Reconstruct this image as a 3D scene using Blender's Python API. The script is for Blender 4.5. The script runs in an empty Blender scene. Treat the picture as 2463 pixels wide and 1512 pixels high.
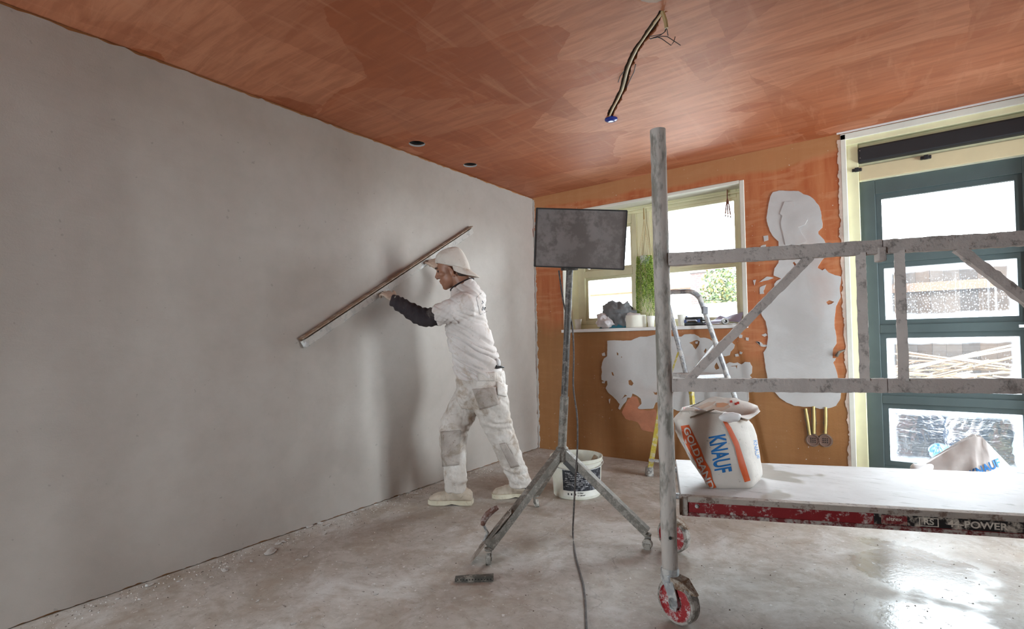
import bpy, bmesh, math, random
from mathutils import Vector, Matrix, noise, Quaternion
from mathutils.geometry import delaunay_2d_cdt
from mathutils.bvhtree import BVHTree

random.seed(7)
SC = bpy.context.scene
COL = SC.collection
V = Vector
PI = math.pi

# ------------------------------------------------------------------ camera
FL, CX, CY = 1247.547, 1231.5, 790.724          # focal length and principal point in pixels of the 2463 x 1512 frame
YAW, PITCH, ROLL = math.radians(35.72523), math.radians(.98456), math.radians(-1.2947)
CAM = V((0, 0, 1.08))
CF = V((-math.sin(YAW)*math.cos(PITCH), math.cos(YAW)*math.cos(PITCH), math.sin(PITCH)))
_r0 = V((math.cos(YAW), math.sin(YAW), 0)); _u0 = _r0.cross(CF)
CR = math.cos(ROLL)*_r0 + math.sin(ROLL)*_u0
CU = -math.sin(ROLL)*_r0 + math.cos(ROLL)*_u0
cam = bpy.data.cameras.new('camera'); cam.sensor_width = 36; cam.lens = FL/2463*36
cam.shift_y = (CY-756)/2463; cam.clip_start = .05
camo = bpy.data.objects.new('camera', cam); COL.objects.link(camo)
camo.matrix_world = Matrix.Translation(CAM) @ Matrix((CR, CU, -CF)).transposed().to_4x4()
SC.camera = camo

def at(px, py, depth):                            # a point measured in the photograph, at its distance from the camera
    return CAM + (CF + (px-CX)/FL*CR - (py-CY)/FL*CU)*depth
def onz(px, py, z=0.):
    d = CF + (px-CX)/FL*CR - (py-CY)/FL*CU
    return CAM + d*((z-CAM.z)/d.z)
def ony(px, py, y):
    d = CF + (px-CX)/FL*CR - (py-CY)/FL*CU
    return CAM + d*((y-CAM.y)/d.y)

# ------------------------------------------------------------------ world, light, exposure
W = bpy.data.worlds.new('overcast_sky'); SC.world = W; W.use_nodes = True
_n = W.node_tree.nodes; _bg = _n['Background']
_bg.inputs[0].default_value = (.83, .92, 1.0, 1); _bg.inputs[1].default_value = 27.0
SC.view_settings.view_transform = 'Standard'; SC.view_settings.look = 'None'
SC.view_settings.gamma = 1; SC.view_settings.use_curve_mapping = False
SC.view_settings.exposure = 0.40
SC.cycles.max_bounces = 10; SC.cycles.diffuse_bounces = 7; SC.cycles.glossy_bounces = 4
SC.cycles.transparent_max_bounces = 16; SC.cycles.caustics_reflective = False; SC.cycles.caustics_refractive = False
SC.cycles.sample_clamp_indirect = 8
def portal(name, c, sx, sy, rot):
    l = bpy.data.lights.new(name, 'AREA'); l.shape = 'RECTANGLE'; l.size = sx; l.size_y = sy; l.cycles.is_portal = True
    o = bpy.data.objects.new(name, l); COL.objects.link(o); o.location = c; o.rotation_euler = rot; return o
portal('window_portal', (-1.65, 4.62, 1.69), 1.62, 1.14, (-PI/2, 0, 0))
portal('door_portal', (.34, 4.62, 1.08), .9, 2.05, (-PI/2, 0, 0))

portal('added_door_portal', (2.04, 3.625, 1.05), 2.0, 1.15, (0, PI/2, 0))

portal('added_window_portal', (-2.35, -2.9, 1.22), .80, 2.28, (PI/2, 0, 0))

# room dimensions
XL, YB, H = -2.777, 4.26, 2.447
XR, YF = 1.42, -2.6
SY0, SY1, SZ0, SZ1 = 3.05, 4.20, .06, 2.05           # unseen glazed door, added in the side wall to light the room


QX0, QX1, QZ0, QZ1 = -2.75, -1.95, .08, 2.36          # unseen window, added in the end wall as fill from behind the camera

# ------------------------------------------------------------------ materials
class NT:
    def __init__(s, name):
        s.m = bpy.data.materials.new(name); s.m.use_nodes = True
        s.t = s.m.node_tree; s.n = s.t.nodes; s.b = s.n['Principled BSDF']; s.out = s.n['Material Output']
    def node(s, t, ins=None, **kw):
        n = s.n.new(t)
        for k, v in kw.items(): setattr(n, k, v)
        for k, v in (ins or {}).items(): s.set(n.inputs[k], v)
        return n
    def set(s, sock, v):
        if hasattr(v, 'is_output') or isinstance(v, bpy.types.NodeSocket): s.t.links.new(v, sock)
        else:
            if isinstance(v, (tuple, list)) and len(v) == 3 and sock.type == 'RGBA': v = (*v, 1)
            sock.default_value = v
    def co(s, kind='Object', scale=(1, 1, 1), rot=(0, 0, 0), loc=(0, 0, 0)):
        c = s.node('ShaderNodeTexCoord').outputs[kind]
        return s.node('ShaderNodeMapping', {'Vector': c, 'Scale': scale, 'Rotation': rot, 'Location': loc}).outputs[0]
    def noise(s, vec, scale=5, detail=4, rough=.55, dist=0):
        return s.node('ShaderNodeTexNoise', {'Vector': vec, 'Scale': scale, 'Detail': detail, 'Roughness': rough, 'Distortion': dist}).outputs[0]
    def vor(s, vec, scale=5, feature='F1', out='Distance', rnd=1.):
        n = s.node('ShaderNodeTexVoronoi', {'Vector': vec, 'Scale': scale, 'Randomness': rnd}, feature=feature)
        return n.outputs[out]
    def ramp(s, fac, stops, interp='LINEAR'):
        n = s.node('ShaderNodeValToRGB', {'Fac': fac}); r = n.color_ramp; r.interpolation = interp
        while len(r.elements) < len(stops): r.elements.new(.5)
        for e, (p, c) in zip(r.elements, stops):
            e.position = p; e.color = (c, c, c, 1) if isinstance(c, (int, float)) else (*c, 1)
        return n.outputs[0]
    def mix(s, f, a, b, mode='MIX'):
        n = s.node('ShaderNodeMix', data_type='RGBA', blend_type=mode)
        s.set(n.inputs['Factor'], f); s.set(n.inputs[6], a); s.set(n.inputs[7], b); return n.outputs[2]
    def math(s, op, a, b=0., c=None):
        n = s.node('ShaderNodeMath', operation=op); s.set(n.inputs[0], a); s.set(n.inputs[1], b)
        if c is not None: s.set(n.inputs[2], c)
        return n.outputs[0]
    def sep(s, vec):
        return s.node('ShaderNodeSeparateXYZ', {'Vector': vec}).outputs
    def bump(s, h, strength=.3, dist=.01, normal=None):
        n = s.node('ShaderNodeBump', {'Height': h, 'Strength': strength, 'Distance': dist})
        if normal is not None: s.set(n.inputs['Normal'], normal)
        s.set(s.b.inputs['Normal'], n.outputs[0]); return n.outputs[0]
    def P(s, **kw):
        names = dict(base='Base Color', rough='Roughness', metal='Metallic', spec='Specular IOR Level', emit='Emission Color', estr='Emission Strength', coat='Coat Weight', sheen='Sheen Weight')
        for k, v in kw.items(): s.set(s.b.inputs[names.get(k, k)], v)
        return s.m

_M = {}
def plain(name, col, rough=.6, metal=0., bump=0., bscale=60, var=.12, vscale=9, spec=.5):
    if name in _M: return _M[name]
    t = NT(name); c = t.co()
    n = t.noise(c, vscale, 5)
    base = t.mix(t.ramp(n, [(.3, 0.), (.7, 1.)]), tuple(x*(1-var) for x in col), tuple(min(1, x*(1+var)) for x in col))
    if bump: t.bump(t.noise(c, bscale, 4), bump, .004)
    _M[name] = t.P(base=base, rough=rough, metal=metal, spec=spec); return _M[name]

def splattered(name, col, dust=(.56, .53, .49), amount=.5, scale=14, rough=.6, metal=0., stretch=(1, 1, 1), bump=.35):
    """a surface spattered with dried plaster"""
    if name in _M: return _M[name]
    t = NT(name); c = t.co(scale=stretch)
    a = t.noise(c, scale, 7, .62); b = t.noise(c, scale*5, 4, .6)
    m = t.math('ADD', t.math('MULTIPLY', a, .7), t.math('MULTIPLY', b, .3))
    k = .62-.24*amount
    mask = t.ramp(m, [(k-.05, 0.), (k+.05, 1.)])
    dirt = t.mix(t.noise(c, scale*.6, 5), tuple(x*.72 for x in dust), tuple(min(1, x*1.12) for x in dust))
    base = t.mix(mask, t.mix(t.noise(c, scale*2, 3), tuple(x*.75 for x in col), col), dirt)
    t.bump(t.math('ADD', t.math('MULTIPLY', mask, .5), b), bump, .004)
    r = t.math('ADD', t.math('MULTIPLY', mask, .85-rough), rough)
    mt = t.math('MULTIPLY', t.math('SUBTRACT', 1., mask), metal)
    _M[name] = t.P(base=base, rough=r, metal=mt); return _M[name]

def m_plaster():
    t = NT('grey_wall_plaster'); c = t.co()
    a = t.noise(c, 1.1, 5, .6, .6); b = t.noise(c, 9, 6, .65); g = t.noise(c, 160, 3, .6)
    base = t.mix(t.ramp(a, [(.3, 0.), (.7, 1.)]), (.43, .385, .345), (.515, .472, .432))
    base = t.mix(t.ramp(b, [(.42, 0.), (.75, .35)]), base, (.375, .332, .295))
    base = t.mix(t.math('MULTIPLY', t.ramp(t.noise(c, 34, 2, .5), [(.735, 0.), (.76, 1.)]), .4), base, (.25, .22, .19))
    sw = t.noise(t.co(scale=(1, .8, 3.5), rot=(.5, 0, 0)), 6, 5, .6, 1.2)
    t.bump(t.math('ADD', t.math('MULTIPLY', g, .25), t.math('MULTIPLY', sw, .6)), .22, .006)
    return t.P(base=base, rough=.72, spec=.35)

def m_white_patch():
    t = NT('white_plaster'); c = t.co()
    a = t.noise(c, 3, 6, .6, .5); b = t.noise(c, 60, 4)
    base = t.mix(t.ramp(a, [(.35, 0.), (.65, 1.)]), (.455, .435, .422), (.54, .525, .515))
    base = t.mix(t.math('MULTIPLY', t.ramp(t.noise(c, 2.2, 3, .5), [(.6, 0.), (.72, 1.)]), .35), base, (.50, .33, .27))
    t.bump(t.math('ADD', b, t.math('MULTIPLY', a, 2.)), .2, .004)
    return t.P(base=base, rough=.8)

def m_orange_wall():
    t = NT('orange_primed_wall'); c = t.co()
    x, y, z = t.sep(c)
    big = t.noise(c, 1.6, 4, .5, .4)
    # bare brown board low and at the corner, brighter primer higher up and to the side of the door
    k = t.math('ADD', t.math('MULTIPLY', t.math('SUBTRACT', z, 1.1), .75), t.math('MULTIPLY', t.math('ADD', x, 1.2), .18))
    k = t.ramp(t.math('ADD', t.math('ADD', k, .5), t.math('SUBTRACT', big, .5)), [(.28, 0.), (.62, 1.)])
    st = t.noise(t.co(scale=(9, 9, 1.1)), 2.2, 6, .6, .3)
    sc = t.noise(t.co(scale=(1.3, 1.3, 7), rot=(0, .25, 0)), 2.5, 5, .6, .5)
    bro = t.mix(st, (.245, .100, .026), (.325, .142, .040))
    ora = t.mix(t.ramp(st, [(.3, 0.), (.7, 1.)]), (.38, .092, .022), (.48, .165, .058))
    base = t.mix(k, bro, ora)
    band = t.ramp(t.math('ADD', z, t.math('MULTIPLY', t.math('SUBTRACT', t.noise(c, 2.5, 3), .5), .10)), [(.5, 0.), (.5, 1.)])
    base = t.mix(t.math('MULTIPLY', t.math('MULTIPLY', t.ramp(sc, [(.5, 0.), (.6, 1.)]), .35), t.math('ADD', t.math('MULTIPLY', t.sep(k)[0], .85), .15)), base, (.56, .27, .13))
    bz = t.math('ADD', z, t.math('MULTIPLY', t.math('SUBTRACT', t.noise(c, 1.3, 4), .5), .22))
    top = t.ramp(t.math('SUBTRACT', bz, 1.5), [(.80, 0.), (.83, 1.)])
    base = t.mix(t.math('MULTIPLY', top, .75), base, (.42, .20, .075))
    fl = t.ramp(t.noise(c, 42, 3, .6), [(.70, 0.), (.73, 1.)])
    base = t.mix(fl, base, (.58, .52, .46))
    t.bump(t.math('ADD', st, t.math('MULTIPLY', t.noise(c, 70, 4), .5)), .25, .005)
    return t.P(base=base, rough=.62)

def m_ceiling():
    t = NT('orange_primed_ceiling'); c0 = t.co()
    w = t.node('ShaderNodeTexNoise', {'Vector': c0, 'Scale': 2.2, 'Detail': 5., 'Roughness': .6}).outputs[1]
    def patches(rot, sc, lo, hi, seed):
        c = t.co(scale=sc, rot=(0, 0, rot), loc=(seed, seed*.7, 0))
        c = t.node('ShaderNodeVectorMath', {0: c, 1: t.node('ShaderNodeVectorMath', {0: w, 'Scale': .30}, operation='SCALE').outputs[0]}, operation='ADD').outputs[0]
        col = t.node('ShaderNodeTexVoronoi', {'Vector': c, 'Scale': 1.}, feature='F1').outputs['Color']
        return t.ramp(t.sep(col)[0], [(lo, 0.), (hi, 1.)])
    p1 = patches(.55, (.9, 2.4, 1), .5, .56, 3.1); p2 = patches(-.4, (2.6, 1.1, 1), .45, .62, 9.4); p3 = patches(.2, (1.5, 4.2, 1), .4, .9, 5.7)
    st = t.noise(t.co(scale=(1.2, 9, 1), rot=(0, 0, .25)), 2.4, 7, .62, .8)
    st2 = t.noise(t.co(scale=(8, 1.2, 1), rot=(0, 0, -.5)), 2.0, 6, .6, .6)
    base = t.mix(p1, (.36, .100, .035), (.47, .175, .086))
    base = t.mix(t.math('MULTIPLY', p2, .5), base, (.265, .062, .017))
    base = t.mix(t.math('MULTIPLY', p3, .35), base, (.50, .215, .118))
    base = t.mix(t.ramp(st, [(.40, .45), (.62, 0.)]), base, (.225, .053, .016))
    base = t.mix(t.ramp(st2, [(.55, 0.), (.75, .5)]), base, (.51, .225, .125))
    t.bump(t.math('ADD', st, t.math('MULTIPLY', t.noise(c0, 80, 4), .3)), .18, .005)
    return t.P(base=base, rough=.60)

def m_floor():
    t = NT('stained_concrete'); c = t.co()
    a = t.noise(c, 1.4, 7, .62, .7); b = t.noise(c, 5.5, 7, .66, .5); g = t.noise(c, 90, 3, .6)
    base = t.mix(t.ramp(a, [(.32, 0.), (.66, 1.)]), (.36, .30, .25), (.52, .48, .44))
    base = t.mix(t.ramp(b, [(.36, .75), (.52, 0.)]), base, (.33, .26, .20))
    base = t.mix(t.ramp(t.noise(c, 17, 7, .7, .4), [(.38, .5), (.55, 0.)]), base, (.30, .25, .20))
    base = t.mix(t.ramp(t.noise(c, 2.3, 8, .74, .5), [(.50, 0.), (.66, .85)]), base, (.62, .60, .575))
    sp = t.ramp(t.noise(c, 36, 4, .65), [(.62, 0.), (.70, .8)])
    base = t.mix(sp, base, (.70, .68, .66))
    dk = t.ramp(t.noise(t.co(scale=(1, 2.2, 1), rot=(0, 0, .6)), 22, 5, .7, 1.5), [(.31, .9), (.38, 0.)])
    base = t.mix(dk, base, (.13, .10, .08))
    cr = t.vor(t.node('ShaderNodeVectorMath', {0: c, 1: t.node('ShaderNodeVectorMath', {0: t.node('ShaderNodeTexNoise', {'Vector': c, 'Scale': 3., 'Detail': 5.}).outputs[1], 'Scale': .35}, operation='SCALE').outputs[0]}, operation='ADD').outputs[0], .9, 'DISTANCE_TO_EDGE')
    base = t.mix(t.math('MULTIPLY', t.ramp(cr, [(.001, .5), (.0035, 0.)]), t.ramp(t.noise(c, 2.7, 3), [(.45, 0.), (.6, 1.)])), base, (.16, .13, .11))
    # damp patches left by spilt water
    def damp(x, y, rx, ry):
        v = t.node('ShaderNodeVectorMath', {0: c, 1: (x, y, 0)}, operation='SUBTRACT').outputs[0]
        v = t.node('ShaderNodeVectorMath', {0: v, 1: (1/rx, 1/ry, 1)}, operation='MULTIPLY').outputs[0]
        l = t.node('ShaderNodeVectorMath', {0: v}, operation='LENGTH').outputs['Value']
        l = t.math('ADD', l, t.math('MULTIPLY', t.math('SUBTRACT', t.noise(c, 6, 5, .65), .5), 1.5))
        return t.ramp(l, [(.55, 1.), (.95, 0.)])
    w = t.math('MAXIMUM', damp(.08, 2.98, .36, .40), damp(.10, 2.45, .24, .26))
    base = t.mix(t.math('MULTIPLY', w, .45), base, (.24, .20, .16))
    r0 = t.math('ADD', .42, t.math('MULTIPLY', b, .45))
    r = t.math('ADD', t.math('MULTIPLY', r0, t.math('SUBTRACT', 1., w)), t.math('MULTIPLY', w, .20))
    t.bump(t.math('ADD', t.math('MULTIPLY', b, 1.2), t.math('ADD', t.math('MULTIPLY', g, .25), sp)), .28, .006)
    return t.P(base=base, rough=r)

def m_glass(name, haze=0., drops=False):
    t = NT(name); t.n.remove(t.b)
    tr = t.node('ShaderNodeBsdfTransparent', {'Color': (.97, .985, .98, 1)}).outputs[0]
    gl = t.node('ShaderNodeBsdfGlossy', {'Color': (1, 1, 1, 1), 'Roughness': .02}).outputs[0]
    fr = t.node('ShaderNodeFresnel', {'IOR': 1.45}).outputs[0]
    sh = t.node('ShaderNodeMixShader', {0: fr, 1: tr, 2: gl}).outputs[0]
    if haze:
        c = t.co('Generated'); x, y, z = t.sep(c)
        ex = t.math('MINIMUM', x, t.math('SUBTRACT', 1., x)); ez = t.math('MINIMUM', z, t.math('SUBTRACT', 1., z))
        e = t.math('MINIMUM', t.math('MULTIPLY', ex, 1.8), ez)
        oc = t.co()
        e = t.math('ADD', e, t.math('MULTIPLY', t.math('SUBTRACT', t.noise(oc, 9, 3), .5), .10))
        mask = t.ramp(e, [(.02, haze), (.15, haze*.05)])
        if drops:
            d = t.ramp(t.vor(t.co(scale=(1, 1, .7)), 85), [(.16, 1.), (.30, 0.)])
            run = t.ramp(t.noise(t.co(scale=(60, 60, 1.2)), 1., 3, .6), [(.62, 0.), (.72, .35)])
            area = t.ramp(t.math('ADD', z, t.math('MULTIPLY', t.noise(oc, 6, 3), .3)), [(.70, 1.), (.95, .1)])
            mask = t.math('MINIMUM', t.math('ADD', mask, t.math('MULTIPLY', t.math('MAXIMUM', d, run), t.math('MULTIPLY', area, drops))), .9)
        df = t.node('ShaderNodeBsdfTranslucent', {'Color': (.80, .87, .95, 1)}).outputs[0]
        sh = t.node('ShaderNodeMixShader', {0: mask, 1: sh, 2: df}).outputs[0]
    t.t.links.new(sh, t.out.inputs[0]); return t.m

# ------------------------------------------------------------------ mesh helpers
class MB:
    def __init__(s): s.v = []; s.f = []; s.mi = []
    def add(s, vs, fs, mi=0):
        o = len(s.v); s.v += [V(v) for v in vs]; s.f += [tuple(i+o for i in f) for f in fs]; s.mi += [mi]*len(fs); return s
    def box(s, lo, hi, M=None, mi=0):
        (a, b, c), (d, e, f) = lo, hi
        vs = [V(p) for p in ((a,b,c),(d,b,c),(d,e,c),(a,e,c),(a,b,f),(d,b,f),(d,e,f),(a,e,f))]
        if M is not None: vs = [M @ p for p in vs]
        return s.add(vs, [(0,3,2,1),(4,5,6,7),(0,1,5,4),(1,2,6,5),(2,3,7,6),(3,0,4,7)], mi)
    def bar(s, p0, p1, w, h, up=(0, 0, 1), n=1, jit=0., mi=0, seed=0):
        p0, p1 = V(p0), V(p1); d = (p1-p0); L = d.length; d.normalize()
        side = d.cross(V(up)).normalized(); u = side.cross(d).normalized()
        vs, fs = [], []
        for i in range(n+1):
            c = p0+d*(L*i/n)
            k = 8 if jit else 4
            if jit: off = [(-.5,-.5),(0,-.5),(.5,-.5),(.5,0),(.5,.5),(0,.5),(-.5,.5),(-.5,0)]
            else: off = [(-.5,-.5),(.5,-.5),(.5,.5),(-.5,.5)]
            for a, b in off:
                q = c+side*(a*w)+u*(b*h)
                if jit: q = q+(side*a+u*b)*2*jit*(noise.noise(q*45+V((seed,0,0)))+.6*noise.noise(q*140+V((0,seed,0))))
                vs.append(q)
            if i:
                o = (i-1)*k
                fs += [(o+j, o+(j+1) % k, o+k+(j+1) % k, o+k+j) for j in range(k)]
        fs += [tuple(reversed(range(k))), tuple(range(n*k, n*k+k))]
        return s.add(vs, fs, mi)
    def loft(s, rings, cap0=True, cap1=True, mi=0):
        n = len(rings[0]); vs = [p for r in rings for p in r]
        fs = [(i*n+j, i*n+(j+1) % n, (i+1)*n+(j+1) % n, (i+1)*n+j) for i in range(len(rings)-1) for j in range(n)]
        if cap0: fs.append(tuple(reversed(range(n))))
        if cap1: fs.append(tuple(range((len(rings)-1)*n, len(rings)*n)))
        return s.add(vs, fs, mi)
    def tube(s, pts, r, seg=10, ref=(0, 0, 1), caps=True, mi=0, flat=1., jit=0., closed=False):
        pts = [V(p) for p in pts]; rr = r if isinstance(r, (list, tuple)) else [r]*len(pts)
        rings = []; u = None
        for i, p in enumerate(pts):
            d = (pts[min(i+1, len(pts)-1)]-pts[max(i-1, 0)]).normalized()
            if u is None:
                a = V(ref)
                if abs(a.dot(d)) > .95: a = V((1, 0, 0)) if abs(d.x) < .9 else V((0, 1, 0))
                u = (a-d*a.dot(d)).normalized()
            else: u = (u-d*u.dot(d)).normalized()
            v = d.cross(u)
            ring = []
            for k in range(seg):
                t = 2*PI*k/seg; q = p+u*(math.cos(t)*rr[i]*flat)+v*(math.sin(t)*rr[i])
                if jit: q = q+(q-p).normalized()*jit*noise.noise(q*60)
                ring.append(q)
            rings.append(ring)
        return s.loft(rings, caps, caps, mi)
    def ell(s, c, ax, seg=16, ring=10, mi=0):
        """ellipsoid, ax = three half-axis vectors"""
        c = V(c); a, b, d = [V(x) for x in ax]; rings = []
        for i in range(1, ring):
            t = PI*i/ring
            rings.append([c+d*math.cos(PI-t)+(a*math.cos(2*PI*k/seg)+b*math.sin(2*PI*k/seg))*math.sin(t) for k in range(seg)])
        o = len(s.v); s.loft(rings, False, False, mi)
        m = len(s.v); s.v += [c-d, c+d]
        for k in range(seg):
            s.f.append((m, o+(k+1) % seg, o+k)); s.mi.append(mi)
            q = o+(ring-2)*seg; s.f.append((m+1, q+k, q+(k+1) % seg)); s.mi.append(mi)
        return s
    def lathe(s, prof, c=(0, 0, 0), seg=32, M=None, mi=0, caps=(True, True)):
        M = M or Matrix.Translation(V(c))
        rings = [[M @ V((r*math.cos(2*PI*k/seg), r*math.sin(2*PI*k/seg), z)) for k in range(seg)] for r, z in prof]
        return s.loft(rings, caps[0], caps[1], mi)
    def plate(s, outer, holes, to3, thick, mi=0, back=True, hole_depth=None):
        """flat plate with holes; to3(a, b, t) maps plane coordinates and depth t to space"""
        pts = [V((x, y)) for x, y in outer]; loops = [list(range(len(outer)))]
        for h in holes:
            loops.append(list(range(len(pts), len(pts)+len(h)))); pts += [V((x, y)) for x, y in h]
        edges = [(l[i], l[(i+1) % len(l)]) for l in loops for i in range(len(l))]
        vs, es, fs, ov, oe, of = delaunay_2d_cdt(pts, edges, [], 0, 1e-7)
        def inside(p, poly):
            r = False; j = len(poly)-1
            for i in range(len(poly)):
                xi, yi = poly[i]; xj, yj = poly[j]
                if (yi > p.y) != (yj > p.y) and p.x < (xj-xi)*(p.y-yi)/(yj-yi)+xi: r = not r
                j = i
            return r
        keep = []
        for f in fs:
            c = sum((vs[i] for i in f), V((0, 0)))/len(f)
            if inside(c, outer) and not any(inside(c, h) for h in holes): keep.append(f)
        front = [to3(v.x, v.y, 0) for v in vs]
        nn = (to3(1, 0, 0)-to3(0, 0, 0)).cross(to3(0, 1, 0)-to3(0, 0, 0)); tt = to3(0, 0, 1)-to3(0, 0, 0)
        fl = nn.dot(tt) > 0                          # the front must look away from +t
        def orient(f):
            a, b, c = vs[f[0]], vs[f[1]], vs[f[2]]
            ccw = (b-a).cross(c-a) > 0
            return tuple(f) if ccw != fl else tuple(reversed(f))
        s.add(front, [orient(f) for f in keep], mi)
        if back: s.add([to3(v.x, v.y, thick) for v in vs], [tuple(reversed(orient(f))) for f in keep], mi)
        for q, l in enumerate([list(outer)]+[list(h) for h in holes]):
            n = len(l); d = thick if (q == 0 or hole_depth is None) else hole_depth
            a = [to3(x, y, 0) for x, y in l]+[to3(x, y, d) for x, y in l]
            s.add(a, [(i, (i+1) % n, n+(i+1) % n, n+i) for i in range(n)], mi)
        return s
    def xf(s, fn):
        s.v = [fn(v) for v in s.v]; return s
    def mesh(s, name, mats, smooth=False, recalc=True, angle=None):
        me = bpy.data.meshes.new(name); me.from_pydata([tuple(v) for v in s.v], [], s.f)
        for m in (mats if isinstance(mats, (list, tuple)) else [mats]): me.materials.append(m)
        me.polygons.foreach_set('material_index', s.mi)
        if recalc:
            bm = bmesh.new(); bm.from_mesh(me); bmesh.ops.recalc_face_normals(bm, faces=bm.faces); bm.to_mesh(me); bm.free()
        if smooth:
            me.polygons.foreach_set('use_smooth', [True]*len(me.polygons))
            if angle: me.set_sharp_from_angle(angle=math.radians(angle))
        me.update(); return me
    def build(s, name, mats, parent=None, smooth=False, angle=35, bevel=0., recalc=True):
        o = bpy.data.objects.new(name, s.mesh(name, mats, smooth, recalc, angle)); COL.objects.link(o)
        if bevel:
            b = o.modifiers.new('edge', 'BEVEL'); b.width = bevel; b.segments = 2; b.limit_method = 'ANGLE'; b.angle_limit = math.radians(50)
        return adopt(o, parent)

def adopt(o, parent):
    if parent is not None:
        o.parent = parent
        o.matrix_parent_inverse = world_of(parent).inverted()
    return o
def world_of(o):
    m = Matrix.LocRotScale(o.location, o.rotation_euler, o.scale)
    return world_of(o.parent) @ o.matrix_parent_inverse @ m if o.parent else m
def tag(o, label=None, cat=None, group=None, kind=None):
    for k, v in (('label', label), ('category', cat), ('group', group), ('kind', kind)):
        if v: o[k] = v
    return o
def thing(name, loc, label, cat, group=None, kind=None):
    o = bpy.data.objects.new(name, None); COL.objects.link(o); o.location = loc; o.empty_display_size = .1
    return tag(o, label, cat, group, kind)
def copy_tree(o, parent=None, mat=None, only=None):
    c = o.copy(); COL.objects.link(c); c.parent = parent
    for ch in list(o.children): copy_tree(ch, c)
    return c
def rag(poly, amp, step, seed=0., closed=True):
    """break an outline up into a ragged edge"""
    out = []; n = len(poly)
    for i in range(n if closed else n-1):
        a = V(poly[i]); b = V(poly[(i+1) % n]); L = (b-a).length; k = max(1, int(L/step))
        nn = V((-(b-a).y, (b-a).x)).normalized() if L > 1e-9 else V((0, 0))
        for j in range(k):
            p = a+(b-a)*(j/k); q = V((p.x*17+seed, p.y*17, seed*1.7))
            d = (noise.noise(q)+.55*noise.noise(q*2.7)+.4*noise.noise(q*6.1))*amp
            p = p+nn*d; out.append((p.x, p.y))
    return out
def evaluated(o):
    dg = bpy.context.evaluated_depsgraph_get(); return bpy.data.meshes.new_from_object(o.evaluated_get(dg))
def remeshed(mb, voxel, smooth=4, factor=.5):
    """merge overlapping solids into one continuous skin"""
    me = mb.mesh('tmp', [], recalc=True)
    o = bpy.data.objects.new('tmp', me); COL.objects.link(o)
    r = o.modifiers.new('r', 'REMESH'); r.mode = 'VOXEL'; r.voxel_size = voxel; r.adaptivity = 0
    if smooth:
        s = o.modifiers.new('s', 'SMOOTH'); s.iterations = smooth; s.factor = factor
    bpy.context.view_layer.update()
    out = evaluated(o); bpy.data.objects.remove(o); bpy.data.meshes.remove(me); return out
def link_mesh(name, me, mats, parent=None, smooth=True):
    me.materials.clear()
    for m in (mats if isinstance(mats, (list, tuple)) else [mats]): me.materials.append(m)
    if smooth: me.polygons.foreach_set('use_smooth', [True]*len(me.polygons))
    me.name = name
    o = bpy.data.objects.new(name, me); COL.objects.link(o); return adopt(o, parent)
def bvh_of(me):
    return BVHTree.FromPolygons([v.co.copy() for v in me.vertices], [tuple(p.vertices) for p in me.polygons])
def text_mesh(txt, size, bold=0., cuts=1, space=1., cond=1.):
    c = bpy.data.curves.new('t', 'FONT'); c.body = txt; c.size = size; c.offset = bold; c.space_character = space
    c.align_x = 'CENTER'; c.align_y = 'CENTER'; c.resolution_u = 4
    o = bpy.data.objects.new('t', c); COL.objects.link(o); bpy.context.view_layer.update()
    me = evaluated(o); bpy.data.objects.remove(o); bpy.data.curves.remove(c)
    bm = bmesh.new(); bm.from_mesh(me); bmesh.ops.remove_doubles(bm, verts=bm.verts, dist=1e-6)
    bmesh.ops.triangulate(bm, faces=bm.faces)
    for _ in range(cuts): bmesh.ops.subdivide_edges(bm, edges=[e for e in bm.edges if e.calc_length() > size*.12], cuts=1)
    bmesh.ops.triangulate(bm, faces=bm.faces)
    for v in bm.verts: v.co.x *= cond
    bm.to_mesh(me); bm.free(); me.materials.clear(); return me
def flat_grid(w, h, nx, ny):
    mb = MB(); vs = [(-w/2+w*i/nx, -h/2+h*j/ny, 0) for j in range(ny+1) for i in range(nx+1)]
    fs = [(j*(nx+1)+i, j*(nx+1)+i+1, (j+1)*(nx+1)+i+1, (j+1)*(nx+1)+i) for j in range(ny) for i in range(nx)]
    return mb.add(vs, fs).mesh('g', [], recalc=False)
def stick_on(name, me, M, bvh, direction, mat, parent, off=.0015):
    """lay flat print on a curved surface"""
    d = V(direction).normalized(); last = None
    for v in me.vertices:
        p = M @ v.co; h = bvh.ray_cast(p-d*.4, d, 1.2)
        v.co = (h[0]-d*off) if h[0] is not None else p
    return link_mesh(name, me, mat, parent, smooth=False)
def frame_of(o, x, y):
    x = V(x).normalized(); z = x.cross(V(y)).normalized(); y = z.cross(x)
    return Matrix.Translation(V(o)) @ Matrix((x, y, z)).transposed().to_4x4()

# ================================================================== the room
M_PLASTER, M_PATCH, M_ORANGE, M_CEIL, M_FLOOR = m_plaster(), m_white_patch(), m_orange_wall(), m_ceiling(), m_floor()
M_CREAM = plain('cream_paint', (.74, .70, .45), .45, var=.05)
M_CREAM2 = plain('olive_cream_paint', (.62, .58, .37), .45, var=.06)
M_REVEAL = plain('off_white_reveal', (.70, .68, .60), .7, bump=.15, var=.06)
M_WHITE = plain('white_paint', (.74, .72, .70), .5, var=.05)
M_GREEN = plain('dark_green_paint', (.062, .082, .082), .45, var=.08)
M_BLACK = plain('black_plastic', (.012, .012, .014), .5)
M_GLASS = m_glass('window_glass')
M_DARK = plain('dark_void', (.02, .018, .016), .9)
M_BROWN = plain('bare_brown_board', (.17, .085, .045), .8, var=.2, vscale=3)
def struct(o): o['kind'] = 'structure'; return o

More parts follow.
